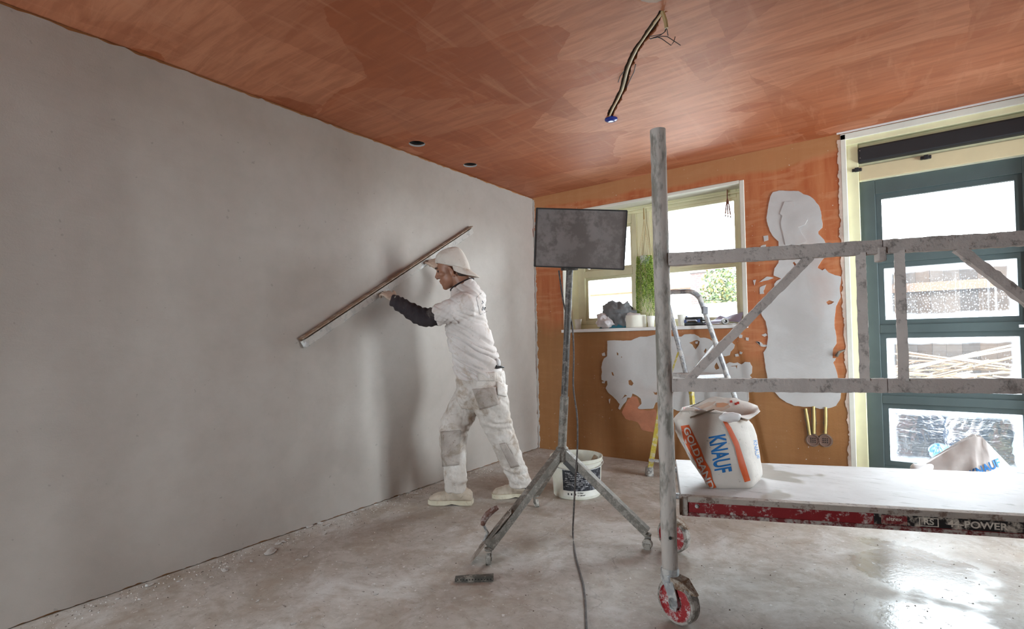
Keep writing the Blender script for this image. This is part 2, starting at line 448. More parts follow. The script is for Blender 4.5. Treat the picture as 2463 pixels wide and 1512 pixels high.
floor = struct(MB().plate([(XL-.3, YF-.3), (XR+.3, YF-.3), (XR+.3, YB+.35), (XL-.3, YB+.35)], [], lambda a, b, t: V((a, b, -t)), .15).build('floor', M_FLOOR))
tag(floor, 'dusty stained concrete floor with damp patches')

# --- side wall with the fresh plaster skim
wl = struct(MB().plate([(YF-.3, -.05), (YB+.3, -.05), (YB+.3, H+.05), (YF-.3, H+.05)], [], lambda a, b, t: V((XL-.010-t, a, b)), .24).build('wall_left', M_ORANGE))
tag(wl, 'long side wall under fresh grey plaster')
top = [(y, H-.012) for y in (YB-.004, YF+.02)]
outer = rag([(YF+.02, .006), (YB-.006, .006)], .006, .012, 3, False)+rag([(YB-.008, .02), (YB-.006, H-.012)], .010, .02, 5, False)+rag([(YB-.006, H-.010), (YF+.02, H-.016)], .009, .02, 9, False)+[(YF+.02, H-.016)]
MB().plate(outer, [], lambda a, b, t: V((XL-t, a, b)), .0102).build('plaster_skim', M_PLASTER, wl, recalc=True)

# --- back wall with window and door openings
WX0, WX1, WZ0, WZ1 = -2.46, -.85, 1.115, 2.25
DX0, DX1, DZ1 = -.205, .93, 2.425
rect = lambda a, b, c, d: [(a, c), (b, c), (b, d), (a, d)]
back = MB().plate([(XL-.02, -.05), (DX0, -.05), (DX0, DZ1), (DX1, DZ1), (DX1, -.05), (XR+.02, -.05), (XR+.02, H+.05), (XL-.02, H+.05)], [rect(WX0, WX1, WZ0, WZ1)], lambda a, b, t: V((a, YB+t, b)), .30)
wb = struct(back.build('wall_back', M_ORANGE)); tag(wb, 'end wall of orange primer and bare brown board around the window')

def pxs(pts, s, ox, oy):                          # outlines traced on the wall plane
    out = []
    for x, y in pts:
        p = ony(ox+x/s, oy+y/s, YB); out.append((p.x, p.z))
    return out
def patch(pts, holes=(), amp=.004, t=.005, seed=1., name='plaster_patch', mat=None):
    hs = [rag(h, .0025, .01, seed+i) for i, h in enumerate(holes)]
    MB().plate(rag(pts, amp, .012, seed), hs, lambda a, b, q: V((a, YB-t+q, b)), t+.002).build(name, mat or M_PATCH, wb)
A, B, C = (6.1575, 1430, 780), (5.4, 1800, 440), (3.6, 1800, 700)
pa = [(190,240),(300,232),(430,240),(560,232),(620,205),(680,180),(800,178),(915,150),(1050,150),(1200,190),(1290,180),(1330,150),(1420,140),(1480,145),(1540,175),(1560,195),(1640,200),(1700,215),(1750,250),(1800,290),(1900,300),(1990,270),(2040,270),(2080,300),(2060,350),(2010,400),(2000,450),(1940,470),(1880,450),(1900,490),(1920,550),(1950,590),(2000,560),(2060,570),(2120,560),(2180,590),(2230,560),(2300,560),(2335,620),(2330,720),(2300,750),(2330,790),(2280,810),(2280,960),(2285,1100),(2270,1160),(2100,1280),(1700,1330),(1300,1300),(1180,1250),(1000,1180),(940,1140),(900,1160),(870,1240),(760,1250),(660,1250),(640,1230),(700,1170),(690,1100),(640,1060),(590,1030),(560,1020),(540,1080),(490,1080),(470,1140),(430,1180),(380,1260),(350,1240),(375,1180),(330,1120),(270,1060),(200,1000),(165,940),(195,890),(190,830),(150,840),(110,820),(105,760),(115,700),(105,640),(115,560),(140,500),(190,470),(190,360)]
ha = [[(1400,270),(1470,240),(1520,230),(1560,250),(1550,300),(1500,370),(1470,340),(1450,300)],[(330,405),(358,430),(352,462),(330,450)],[(500,830),(540,815),(580,870),(555,905),(510,890)],[(1780,600),(1810,555),(1830,600),(1850,650),(1800,670),(1775,635)],[(870,990),(900,1010),(935,1000),(925,1040),(890,1035)],[(1850,385),(1890,360),(1905,385),(1870,405)],[(400,1110),(450,1035),(485,1050),(430,1085)],[(250,705),(272,705),(292,760),(265,750)],[(390,480),(412,470),(405,498)],[(1620,400),(1650,350),(1665,380),(1640,430)],[(2000,620),(2120,600),(2110,660),(2090,620)]]
patch(pxs(pa, *A), [pxs(h, *A) for h in ha], seed=2)
pb = [(p[0]/5.4+1800, p[1]/5.4+440) for p in [(290,170),(320,120),(400,98),(560,105),(650,108),(720,145),(800,170),(860,220),(915,290),(945,370),(950,450),(965,520),(960,580),(910,630),(910,660),(950,700),(980,735),(1000,770),(985,830),(1010,950),(950,1010),(900,1100),(960,1130),(1000,1110),(1040,1160),(1130,1200),(1205,1215),(1200,1290),(1185,1370),(1195,1440)]]
pb += [(p[0]/3.6+1800, p[1]/3.6+700) for p in [(795,0),(800,50),(760,130),(750,200),(745,290),(760,390),(765,450),(735,500),(730,580),(760,580),(735,620),(750,650),(770,720),(780,770),(800,870),(795,930),(760,990),(700,1010),(620,1020),(560,1000),(480,1000),(400,990),(330,960),(270,920),(235,880),(170,765),(150,660),(135,560),(130,530),(160,490),(165,440),(170,400),(165,330),(150,260),(115,200),(110,150),(160,80),(220,20)]]
pb += [(p[0]/5.4+1800, p[1]/5.4+440) for p in [(330,1400),(335,1310),(370,1270),(430,1240),(330,1200),(340,1110),(390,1040),(410,940),(400,840),(390,760),(330,700),(280,620),(250,540),(237,450),(250,350),(270,250)]]
hb = [pxs([(675,95),(700,78),(725,85),(745,92),(720,110),(690,118)], *C), pxs([(575,1035),(600,1020),(625,1055),(600,1078)], *B)]
patch(pxs(pb, 1, 0, 0), hb, seed=4, amp=.003)
# second, proud trowel layer inside the tall patch (its broken edge shows as a crack)
patch(pxs([(470,250),(585,245),(605,310),(700,390),(750,430),(772,480),(740,540),(650,575),(700,660),(760,760),(640,800),(480,800),(450,640),(420,520),(440,430),(410,400)], *B), seed=6, t=.009, amp=.0035)
for i, p in enumerate([[(195,690),(255,680),(260,740),(205,760)],[(160,820),(225,800),(220,850),(165,850)],[(140,1290),(240,1220),(330,1230),(200,1270)],[(150,1350),(230,1320),(200,1400),(205,1440),(150,1440)],[(60,1260),(100,1255),(80,1330)]]):
    patch(pxs(p, *B), seed=10+i, t=.003)
for i, p in enumerate([[(2140,150),(2190,155),(2185,205),(2140,200)],[(2240,190),(2285,195),(2280,240),(2240,235)],[(1495,255),(1530,250),(1525,285),(1498,282)],[(2080,440),(2130,430),(2140,470),(2090,475)],[(2150,400),(2190,410),(2180,440),(2150,435)],[(110,430),(150,410),(160,460),(120,465)],[(110,840),(160,835),(150,870),(112,868)],[(210,1110),(235,1095),(222,1170)],[(2390,250),(2440,250),(2463,320),(2420,280)]]):
    patch(pxs(p, *A), seed=20+i, t=.003)
for i, p in enumerate([[(65,435),(110,440),(130,465),(165,465),(150,480),(110,475)],[(115,380),(150,365),(165,380),(140,395)]]):
    patch(pxs(p, *C), seed=40+i, t=.003)
# pink smear of primer below the big patch
M_PINK = plain('pink_primer', (.44, .165, .085), .7, bump=.5, bscale=40, var=.2)
patch(pxs([(480,1120),(560,1060),(640,1080),(680,1180),(650,1260),(760,1270),(900,1260),(940,1400),(900,1600),(700,1560),(640,1450),(560,1420),(470,1400),(400,1300)], *A), seed=51, t=.003, name='primer_smear', mat=M_PINK, amp=.008)
# ragged white filler along the door frame and around the window reveal
M_FILL = plain('old_filler', (.52, .40, .33), .85, bump=.6, bscale=50, var=.25)
fo = rag([(DX0, 0.), (DX0, DZ1-.02)], .001, .05, 1, False)+[(DX0, DZ1-.02)]+rag([(DX0-.030, DZ1-.02), (DX0-.026, 0.)], .012, .010, 8, False)
MB().plate(fo, [], lambda a, b, q: V((a, YB-.003+q, b)), .006).build('edge_filler', M_FILL, wb)
for k, (p, q, s) in enumerate([((XL+.006, 0), (XL+.006, H-.03), 13)]):
    o = [(XL, 0.), (XL, H-.02)]+rag([(XL+.018, H-.02), (XL+.018, 0)], .014, .010, s, False)
    MB().plate(o, [], lambda a, b, q: V((a, YB-.003+q, b)), .006).build('corner_plaster', M_PLASTER, wb)
# torn edge with a stub of wire beside the door
p = ony(2020, 845, YB)
MB().tube([V((p.x-.02, YB-.002, p.z-.03)), V((p.x-.005, YB-.02, p.z)), V((p.x+.03, YB-.012, p.z+.01))], [.012, .010, .006], 8, jit=.01).build('torn_edge', plain('torn_board', (.16, .13, .10), .9), wb, True)

# conduits chased into the wall and the two round boxes
M_COND = plain('yellow_conduit', (.56, .43, .16), .5, var=.1)
M_CHASE = plain('raw_chase', (.20, .15, .11), .95, bump=.8, var=.3)
for k, (a, b, w) in enumerate([((1938, 985), (1948, 1045), .030), ((1957, 980), (1958, 1042), .030), ((1986, 982), (1985, 1042), .026)]):
    p, q = ony(*a, YB), ony(*b, YB)
    MB().bar(p+V((0, .0, 0)), q+V((0, .0, 0)), w, .004, (0, 1, 0), 12, .004, seed=k).build('chase', M_CHASE, wb)
    MB().tube([p+V((0, -.004, .01)), (p+q)/2+V((.002, -.005, 0)), q+V((0, -.004, 0))], .0085, 12).build('conduit', M_COND, wb, True)
for k, a in enumerate([(1955.5, 1058), (1985, 1059)]):
    p = ony(*a, YB); M = Matrix.Translation(p) @ Matrix.Rotation(PI/2, 4, 'X')
    sb = MB().lathe([(.042, -.004), (.042, .006), (.037, .006), (.036, .002), (.0, .002)], M=M, seg=28, caps=(True, False)).build('socket_box', plain('dusty_socket', (.20, .12, .09), .8, bump=.5), wb, True)
    cr = MB()
    for q in range(3):
        for z in (-.013, 0, .013): cr.box((p.x+(q-1)*.013-.0035, p.y-.0035, p.z+z-.0035), (p.x+(q-1)*.013+.0035, p.y-.0015, p.z+z+.0035))
    MB().add(cr.v, cr.f).build('contact_grid', M_DARK, sb)
    MB().lathe([(.047, -.003), (.047, .0005), (.042, .0005)], M=M, seg=28, caps=(True, False)).build('socket_rim', M_CHASE, sb, True)

# --- walls outside the picture, pierced by the door and window added for light
wr = struct(MB().plate([(YF-.3, -.05), (YB+.3, -.05), (YB+.3, H+.05), (YF-.3, H+.05)], [rect(SY0, SY1, SZ0, SZ1)], lambda a, b, t: V((XR+t, a, b)), .55).build('wall_right', M_BROWN))  # made extra thick so the reveal narrows the added door's light
wf = struct(MB().plate([(XL-.25, -.05), (XR+.25, -.05), (XR+.25, H+.05), (XL-.25, H+.05)], [rect(QX0, QX1, QZ0, QZ1)], lambda a, b, t: V((a, YF-t, b)), .25).build('wall_front', M_BROWN))

# --- ceiling with two lamp holes and an open cable channel
def cz(px, py): p = onz(px, py, H); return (p.x, p.y)
def circ(c, r, n=26, j=.0025): return [(c[0]+(r+j*noise.noise(V((k*.9, c[1]*7, 0))))*math.cos(2*PI*k/n), c[1]+(r+j*noise.noise(V((k*.9, 3, c[1]))))*math.sin(2*PI*k/n)) for k in range(n)]
h1, h2 = cz(1003, 346), cz(1131, 397)
path = [cz(1400+x/4.5825, y/4.5825) for x, y in [(905,120),(800,260),(700,400),(605,540),(545,660),(497,780),(468,900),(437,1010),(388,1110),(338,1200),(300,1285)]]
def ribbon(pts, w0, w1, amp, seed):
    L, R = [], []
    for i, p in enumerate(pts):
        a, b = V(pts[max(i-1, 0)]), V(pts[min(i+1, len(pts)-1)]); d = (b-a).normalized(); n = V((-d.y, d.x)); p = V(p)
        w = w0+(w1-w0)*i/(len(pts)-1); L.append(tuple(p+n*w)); R.append(tuple(p-n*w))
    return rag(L, amp, .018, seed, False)+[L[-1]]+rag(list(reversed(R)), amp*1.6, .012, seed+4, False)+[R[0]]
chan = ribbon(path, .017, .021, .0075, 2)
ceil = struct(MB().plate([(XL-.2, YF-.2), (XR+.2, YF-.2), (XR+.2, YB+.2), (XL-.2, YB+.2)], [circ(h1, .057), circ(h2, .055), chan], lambda a, b, t: V((a, b, H+t)), .16, back=False, hole_depth=.022).build('ceiling', M_CEIL))
tag(ceil, 'ceiling rolled in patchy orange primer')
MB().box((XL-.3, YF-.3, H+.16), (XR+.3, YB+.4, H+.22)).build('upper_floor', M_DARK, ceil)
M_GREY = plain('grey_board_edge', (.34, .33, .32), .9, bump=.3)
for c, r in ((h1, .057), (h2, .055)):
    MB().lathe([(r+.003, .0), (r+.003, .012), (r-.004, .014), (r-.004, .13), (.001, .13)], (c[0], c[1], H+.0015), 26, caps=(False, True)).build('lamp_hole', [M_DARK], ceil, True)
    MB().lathe([(r+.0006, .0008), (r+.0006, .011), (r-.0035, .011), (r-.0015, .0008)], (c[0], c[1], H), 26, caps=(False, False)).build('lamp_hole_edge', [M_GREY], ceil, True)
MB().plate(ribbon(path, .026, .028, .001, 2), [], lambda a, b, t: V((a, b, H+.020+t)), .01).build('cable_channel', plain('raw_channel', (.085, .066, .045), .95, bump=.8, bscale=90), ceil)
tb = [V((x+.004, y-.002, H+.006)) for x, y in path]
MB().tube([tb[0]+V((.01, -.01, .002))]+tb, .0062, 10).build('conduit', plain('old_conduit', (.50, .40, .24), .5), ceil, True)
MB().tube([p+V((-.010, .006, .0)) for p in tb[1:8]], .005, 8).build('conduit', plain('dark_conduit', (.13, .10, .06), .6), ceil, True)
# short hanging stub with loose wires
DC = (onz(1593, 30, H)-CAM).dot(CF)-.004
e0 = at(1593, 30, DC)
p1 = at(1601, 52, DC); p2 = at(1603, 68, DC)
MB().tube([e0+V((0, 0, .005)), p1, p2], [.0085, .0085, .008], 10).build('conduit_stub', plain('brass_conduit', (.36, .25, .11), .5), ceil, True)
wires = [[(1603,68),(1600,76),(1592,82),(1578,85),(1562,88),(1562,93),(1576,91),(1592,87),(1605,88),(1637,109)],[(1601,70),(1598,78),(1588,85),(1570,91),(1564,94),(1580,89),(1590,92),(1614,109),(1621,100),(1624,88)],[(1604,70),(1607,86)]]
for k, w in enumerate(wires):
    MB().tube([at(x, y, DC-.004*k+.003*math.sin(i)) for i, (x, y) in enumerate(w)], .0016, 6).build('wire', plain('dark_wire', (.02, .018, .02), .5), ceil, True)
for k, w in enumerate([[(1501,168),(1492,180),(1487,195)],[(1529,152),(1525,170),(1516,188),(1508,206)]]):
    MB().tube([at(x, y, onz_d)+V((0, 0, -.006)) for (x, y), onz_d in [((a, b), (onz(a, b, H)-CAM).dot(CF)) for a, b in w]], .0022, 6).build('loose_strip', plain('dark_wire', (.02, .018, .02), .5), ceil, True)
cp = onz(1470, 286, H)
MB().lathe([(.040, .004), (.040, -.006), (.033, -.012), (.018, -.016), (.0015, -.017)], (cp.x, cp.y, H), 28, caps=(True, True)).build('junction_cap', NT('blue_plastic').P(base=(.01, .03, .22), rough=.16), ceil, True)
# pale paint line of the ceiling edge above the door
MB().box((DX0-.03, YB-.03, H-.010), (XR, YB-.022, H+.002)).build('ceiling_bead', M_WHITE, ceil)
# splash of grey plaster where the channel begins
sp = cz(1592, 8); MB().plate(rag(circ((sp[0]+.02, sp[1]-.10), .085, 16), .02, .02, 5), [], lambda a, b, t: V((a, b, H-.0015+t)), .003).build('plaster_splash', plain('thin_plaster', (.42, .31, .25), .8, var=.2), ceil)

# ================================================================== window
wn = struct(thing('window_1', ((WX0+WX1)/2, YB+.15, WZ0), 'cream framed window with a deep white reveal', None))
YW = YB+.15
def wbox(name, x0, x1, z0, z1, y0=YW, y1=YW+.07, mat=M_CREAM, parent=wn, bevel=.004): return MB().box((x0, y0, z0), (x1, y1, z1)).build(name, mat, parent, bevel=bevel)
# reveal lining
wbox('reveal', WX0-.001, WX0+.012, WZ0, WZ1, YB-.004, YW+.02, M_REVEAL); wbox('reveal', WX1-.030, WX1+.004, WZ0, WZ1, YB-.004, YW+.02, M_REVEAL)
wbox('reveal', WX0+.012, WX1-.030, WZ1-.022, WZ1+.004, YB-.004, YW+.02, M_REVEAL)
wbox('outer_frame', WX0, -2.375, WZ0, WZ1); wbox('outer_frame', -.935, WX1, WZ0, WZ1); wbox('outer_frame', -2.375, -.935, 2.165, WZ1); wbox('outer_frame', -2.375, -.935, WZ0, 1.19)
wbox('mullion', -1.775, -1.650, 1.19, 2.165)
wbox('transom', -1.650, -.935, 1.632, 1.676, YW+.005)
# casement on the hinged side: darker sashes
sash = MB().box((-2.375, YW-.012, 1.19), (-2.300, YW+.05, 2.165)).build('sash', M_CREAM2, wn, bevel=.004)
for b in [((-1.820, 1.19), (-1.775, 2.165)), ((-2.300, 2.085), (-1.820, 2.165)), ((-2.300, 1.19), (-1.820, 1.225)), ((-2.300, 1.628), (-1.820, 1.692))]:
    MB().box((b[0][0], YW-.012, b[0][1]), (b[1][0], YW+.05, b[1][1])).build('sash_rail', M_CREAM2, sash, bevel=.004)
def bead(x0, x1, z0, z1, y, w, mat, parent, name='glazing_bead'):
    mb = MB().plate(rect(x0, x1, z0, z1), [rect(x0+w, x1-w, z0+w, z1-w)], lambda a, b, t: V((a, y+t, b)), .03)
    return mb.build(name, mat, parent, bevel=.003)
panes = [(-2.300, -1.820, 1.225, 1.628, M_CREAM2), (-2.300, -1.820, 1.692, 2.085, M_CREAM2), (-1.650, -.935, 1.19, 1.632, M_CREAM), (-1.650, -.935, 1.676, 2.165, M_CREAM)]
for x0, x1, z0, z1, m in panes:
    bead(x0-.001, x1+.001, z0-.001, z1+.001, YW+.012, .024, m, wn)
    MB().box((x0+.01, YW+.030, z0+.01), (x1-.01, YW+.036, z1-.01)).build('pane', M_GLASS, wn)
MB().tube([(-2.34, YW-.03, 2.195), (-.90, YW-.03, 2.195)], .008, 10).build('curtain_rail', M_CREAM, wn, True)
for x in (-2.3, -1.6, -1.0): MB().box((x-.006, YW-.035, 2.185), (x+.006, YW+.005, 2.225)).build('rail_bracket', M_CREAM, wn)
sill = MB().box((WX0-.004, YB-.045, 1.117), (WX1+.004, YW+.012, 1.145)).build('sill', M_WHITE, wn, bevel=.003)

dr2 = struct(thing('added_door', (XR+.4, (SY0+SY1)/2, SZ0), 'unseen glazed door added in the side wall for light', None))
for a, b, c, d in [(SY0, SY0+.08, SZ0, SZ1), (SY1-.08, SY1, SZ0, SZ1), (SY0, SY1, SZ1-.08, SZ1), (SY0, SY1, SZ0, SZ0+.08), ((SY0+SY1)/2-.05, (SY0+SY1)/2+.05, SZ0, SZ1)]:
    MB().box((XR+.40, a, c), (XR+.47, b, d)).build('outer_frame', M_CREAM, dr2)
for a, b in ((SY0+.06, (SY0+SY1)/2-.03), ((SY0+SY1)/2+.03, SY1-.06)):
    MB().box((XR+.43, a, SZ0+.06), (XR+.436, b, SZ1-.06)).build('pane', M_GLASS, dr2)

wn2 = struct(thing('added_window', ((QX0+QX1)/2, YF-.12, QZ0), 'unseen tall window added in the end wall for fill light', None))
for a, b, c, d in [(QX0, QX0+.06, QZ0, QZ1), (QX1-.06, QX1, QZ0, QZ1), (QX0, QX1, QZ1-.06, QZ1), (QX0, QX1, QZ0, QZ0+.06)]:
    MB().box((a, YF-.17, c), (b, YF-.10, d)).build('outer_frame', M_CREAM, wn2)
MB().box((QX0+.04, YF-.136, QZ0+.04), (QX1-.04, YF-.13, QZ1-.04)).build('pane', M_GLASS, wn2)

# ================================================================== door
YD = 4.38
dr = struct(thing('door_1', (.34, YD, 0), 'dark green door with four panes in a cream frame', None))
db = lambda name, x0, x1, z0, z1, y0, y1, mat, par=dr, bev=.003: MB().box((x0, y0, z0), (x1, y1, z1)).build(name, mat, par, bevel=bev)
db('jamb', DX0-.002, -.118, 0, DZ1+.01, YB+.030, YD+.10, M_CREAM); db('jamb', .80, DX1+.002, 0, DZ1+.01, YB+.030, YD+.10, M_CREAM)
db('reveal_edge', DX0-.012, DX0+.020, 0, DZ1+.01, YB-.004, YB+.06, M_REVEAL); db('reveal_edge', DX1-.02, DX1+.012, 0, DZ1+.01, YB-.004, YB+.06, M_REVEAL)
db('head', -.118, .80, 2.112, 2.36, YB+.050, YD+.10, M_CREAM2); db('head_cove', DX0, DX1, 2.36, 2.405, YB+.012, YD+.10, M_CREAM)
db('head_edge', DX0-.012, DX1+.012, 2.398, 2.44, YB-.004, YB+.06, M_REVEAL)
db('head_rail', -.117, .80, 2.108, 2.205, YB+.040, YB+.06, plain('beige_paint', (.60, .50, .31), .45, var=.05))
cas = db('blind_cassette', -.119, .795, 2.224, 2.328, YB+.005, YB+.065, M_BLACK, dr, .012)
for z in (2.25, 2.30): db('cassette_screw', -.108, -.104, z, z+.006, YB+.001, YB+.006, plain('screw_steel', (.6, .6, .6), .3, 1.), cas, 0)
for x, z in ((-.128, 2.182), (.245, 2.186)):
    c = db('blind_clip', x-.028, x+.028, z-.010, z+.010, YB+.020, YB+.045, M_BLACK, dr, .003)
    db('clip_knob', x-.012, x+.012, z-.014, z+.014, YB+.014, YB+.03, M_BLACK, c, .003)
leaf = db('leaf', -.117, -.030, .02, 2.108, YD-.022, YD+.03, M_GREEN)
db('stile', .700, .800, .02, 2.108, YD-.022, YD+.03, M_GREEN, leaf)
zp = [(.180, .548), (.659, 1.027), (1.139, 1.504), (1.617, 1.982)]
prev = .02
for k, (z0, z1) in enumerate(zp):
    db('rail', -.030, .700, prev, z0-.028, YD-.022, YD+.03, M_GREEN, leaf)
    prev = z1+.028
db('rail', -.030, .700, prev, 2.108, YD-.022, YD+.03, M_GREEN, leaf)
G = [m_glass('fogged_glass', .22, .04), m_glass('misted_glass', .24, .06), m_glass('dripping_glass', .26, .22), m_glass('clear_door_glass', .08)]
for k, (z0, z1) in enumerate(zp):
    bead(-.031, .701, z0-.029, z1+.029, YD-.006, .035, M_GREEN, leaf)
    MB().box((-.005, YD+.012, z0-.005), (.676, YD+.018, z1+.005)).build('pane', G[k], leaf)
M_HND = plain('white_metal', (.72, .73, .76), .3)
hd = MB().tube([(.652, YD-.075, 1.082), (.76, YD-.075, 1.082), (.765, YD-.06, 1.082), (.765, YD-.02, 1.082)], .009, 12).build('handle', M_HND, leaf, True)
MB().box((.75, YD-.03, .98), (.782, YD-.02, 1.16)).build('handle_plate', plain('chrome', (.8, .8, .82), .15, 1.), hd)
MB().box((DX0, YB-.02, -.01), (DX1, YD+.12, .02)).build('threshold', plain('threshold_stone', (.35, .33, .31), .7), dr)

# ================================================================== rolling scaffold
S0, EX, EY = V((-.69, 1.952, 0)), V((.9395, .3426, 0)), V((-.3426, .9395, 0))
def S(s, t, z): return S0+EX*s+EY*t+V((0, 0, z))
M_TUBE = splattered('plastered_tube', (.27, .25, .215), (.53, .48, .44), .62, 16, .55, .1, (1, 1, .35))
M_RAIL = splattered('crusted_rail', (.34, .30, .275), (.60, .535, .50), .85, 22, .65, .0, bump=.5)
M_STEEL = splattered('galvanised_steel', (.42, .43, .44), (.55, .53, .50), .40, 20, .42, .7)
M_REDRIM = splattered('red_rim', (.36, .02, .025), (.62, .56, .54), .30, 34, .5)
M_TYRE = splattered('grey_tyre', (.20, .175, .15), (.42, .38, .34), .55, 30, .8)
M_RED = splattered('red_beam_paint', (.26, .018, .022), (.55, .50, .46), .10, 22, .45)
M_BLK = splattered('black_beam_band', (.018, .016, .017), (.50, .43, .36), .30, 20, .5)
M_DECK = None
LEN, WID = 1.92, .66
sc = thing('rolling_scaffold', S0, 'plaster-caked folding rolling scaffold with red wheels and guard rails', 'scaffold')
def post(s, t, top=1.868, jit=.0016):
    n = 60
    p = MB().tube([S(s, t, .185+(top-.185)*i/n) for i in range(n+1)], .0295, 20, jit=jit).build('post', M_TUBE, sc, True)
    return p
def caster(s, t, steer, brake=True):
    """steer = angle of the rolling direction in the floor plane"""
    R, Wd = .082, .044
    roll = V((math.cos(steer), math.sin(steer), 0)); ax = V((-roll.y, roll.x, 0)); b = S(s, t, 0)
    c = b+roll*.034+V((0, 0, R+.001))
    M = Matrix.Translation(c) @ Matrix((roll, V((0, 0, 1)), roll.cross(V((0, 0, 1))))).transposed().to_4x4()
    root = MB().lathe([(.030, .150), (.034, .150), (.034, .188), (.031, .196), (.027, .196)], b, 20).build('caster_fork', M_STEEL, sc, True)
    for sg in (-1, 1):
        o = ax*(sg*(Wd/2+.007))
        MB().loft([[b+o*.72+V((0, 0, .165))+roll*(k*.027) for k in (-1, 1)]+[b+o*.72+V((0, 0, .165))+roll*(k*.027)+ax*(sg*.005) for k in (1, -1)],
                   [c+o+roll*(k*.020)+V((0, 0, .02)) for k in (-1, 1)]+[c+o+roll*(k*.020)+V((0, 0, .02))+ax*(sg*.005) for k in (1, -1)],
                   [c+o+roll*(k*.014)+V((0, 0, -.026)) for k in (-1, 1)]+[c+o+roll*(k*.014)+V((0, 0, -.026))+ax*(sg*.005) for k in (1, -1)]]).build('fork_arm', M_STEEL, root)
    w = MB().lathe([(R-.014, -Wd/2), (R-.005, -Wd/2), (R, -Wd/2+.006), (R, Wd/2-.006), (R-.005, Wd/2), (R-.014, Wd/2)], M=M, seg=36, caps=(False, False)).build('caster_wheel', M_TYRE, sc, True)
    MB().lathe([(.001, -Wd/2+.010), (.024, -Wd/2+.008), (.028, -Wd/2+.004), (R-.019, -Wd/2+.006), (R-.013, -Wd/2-.001), (R-.013, Wd/2+.001), (R-.019, Wd/2-.006), (.028, Wd/2-.004), (.024, Wd/2-.008), (.001, Wd/2-.010)], M=M, seg=36).build('wheel_rim', M_REDRIM, w, True)
    MB().lathe([(.020, -Wd/2-.012), (.022, -Wd/2-.010), (.022, Wd/2+.010), (.020, Wd/2+.012)], M=M, seg=18).build('hub', M_STEEL, w, True)
    if brake:
        q = b+V((0, 0, .160))
        MB().loft([[q+roll*.02+ax*k*.028+V((0, 0, .012)) for k in (-1, 1)]+[q+roll*.02+ax*k*.026+V((0, 0, -.028)) for k in (1, -1)],
                   [q+roll*.065+ax*k*.026+V((0, 0, .010)) for k in (-1, 1)]+[q+roll*.065+ax*k*.026+V((0, 0, -.024)) for k in (1, -1)],
                   [q+roll*.118+ax*k*.008+V((0, 0, -.026)) for k in (-1, 1)]+[q+roll*.118+ax*k*.008+V((0, 0, -.031)) for k in (1, -1)]]).build('brake_pedal', splattered('rusty_pedal', (.20, .11, .06), (.40, .34, .28), .45, 26, .6, .3), root, bevel=.002)
for s, t, a in ((0, 0, math.radians(-18)), (0, WID, math.radians(-12)), (LEN, 0, math.radians(60)), (LEN, WID, math.radians(-30))):
    post(s, t); caster(s, t, a)
hp = S(.004, -.030, .317)
MB().lathe([(.0055, 0), (.0055, .004)], M=Matrix.Translation(hp) @ Matrix.Rotation(PI/2, 4, 'X') @ Matrix.Rotation(.3, 4, 'Y'), seg=14).build('pin_hole', M_DARK, sc)
def rail(p, q, w=.030, h=.048, n=70, jit=.0016, name='guard_rail', sd=0, up=(0, 0, 1)): return MB().bar(p, q, w, h, up, n, jit, seed=sd).build(name, M_RAIL, sc, True, 40)
for z in (1.365, .887):
    rail(S(.025, 0, z), S(.729, 0, z), sd=z, jit=.0022); rail(S(.733, 0, z), S(LEN-.03, 0, z), sd=z+3, jit=.0022)
for s in (.668, .784): rail(S(s, 0, .905), S(s, 0, 1.348), .030, .030, 40, .0018, 'rail_post', s*9, (0, 1, 0))
rail(S(.085, .0, .905), S(.510, 0, 1.345), .026, .030, 50, .0018, 'diagonal_brace', 7); rail(S(.950, 0, 1.345), S(1.39, 0, .905), .026, .030, 50, .0026, 'diagonal_brace', 8)
MB().box((-.012, -.022, -.030), (.012, .022, .018), frame_of(S(.727, 0, 1.345), EX, EY)).build('rail_clamp', M_RAIL, sc, bevel=.003)
for s in (0, LEN):                               # end frames: rungs between the posts
    for z in (.400, .680, .960, 1.24, 1.52, 1.80):
        MB().tube([S(s, .028, z), S(s, WID-.028, z)], .016, 14, jit=.001).build('rung', M_TUBE, sc, True)

# --- platform
def m_deck():
    t = NT('plastered_deck'); c = t.co(rot=(0, 0, -math.atan2(EX.y, EX.x)))
    a = t.noise(c, 4, 6, .6, .6); st = t.noise(t.co(scale=(1, 4.5, 1), rot=(0, 0, -math.atan2(EX.y, EX.x))), 12, 6, .65, .5)
    base = t.mix(t.ramp(a, [(.35, 0.), (.65, 1.)]), (.50, .47, .455), (.62, .595, .585))
    base = t.mix(t.ramp(st, [(.58, 0.), (.68, .8)]), base, (.32, .29, .27))
    wet = t.ramp(t.noise(c, 3.2, 3, .5, .3), [(.60, 0.), (.64, 1.)])
    base = t.mix(t.math('MULTIPLY', wet, .75), base, (.33, .30, .24))
    t.bump(st, .25, .004)
    return t.P(base=base, rough=t.math('SUBTRACT', .55, t.math('MULTIPLY', wet, .25)))
ZD = .455
pf = thing('scaffold_platform', S(.05, .03, .40), 'dusty plywood scaffold platform with worn red and black edge beam', 'platform')
MB().box((.048, .034, ZD-.014), (1.95, .652, ZD), frame_of(S0, EX, EY)).build('deck_panel', m_deck(), pf, bevel=.003)
fr = frame_of(S(0, .028, 0), EX, V((0, 0, 1)))       # x along the beam, y up, z towards the room (-EY)
def beam(name, x0, x1, z0, z1, d0, d1, mat, par=pf, bev=.0015): return MB().box((x0, z0, -d1), (x1, z1, -d0), fr).build(name, mat, par, bevel=bev)
M_BEAMD = splattered('beam_flange', (.20, .13, .10), (.44, .38, .33), .75, 26, .6)
be = beam('edge_beam', .050, 1.95, .398, .440, .0, .025, M_RED)
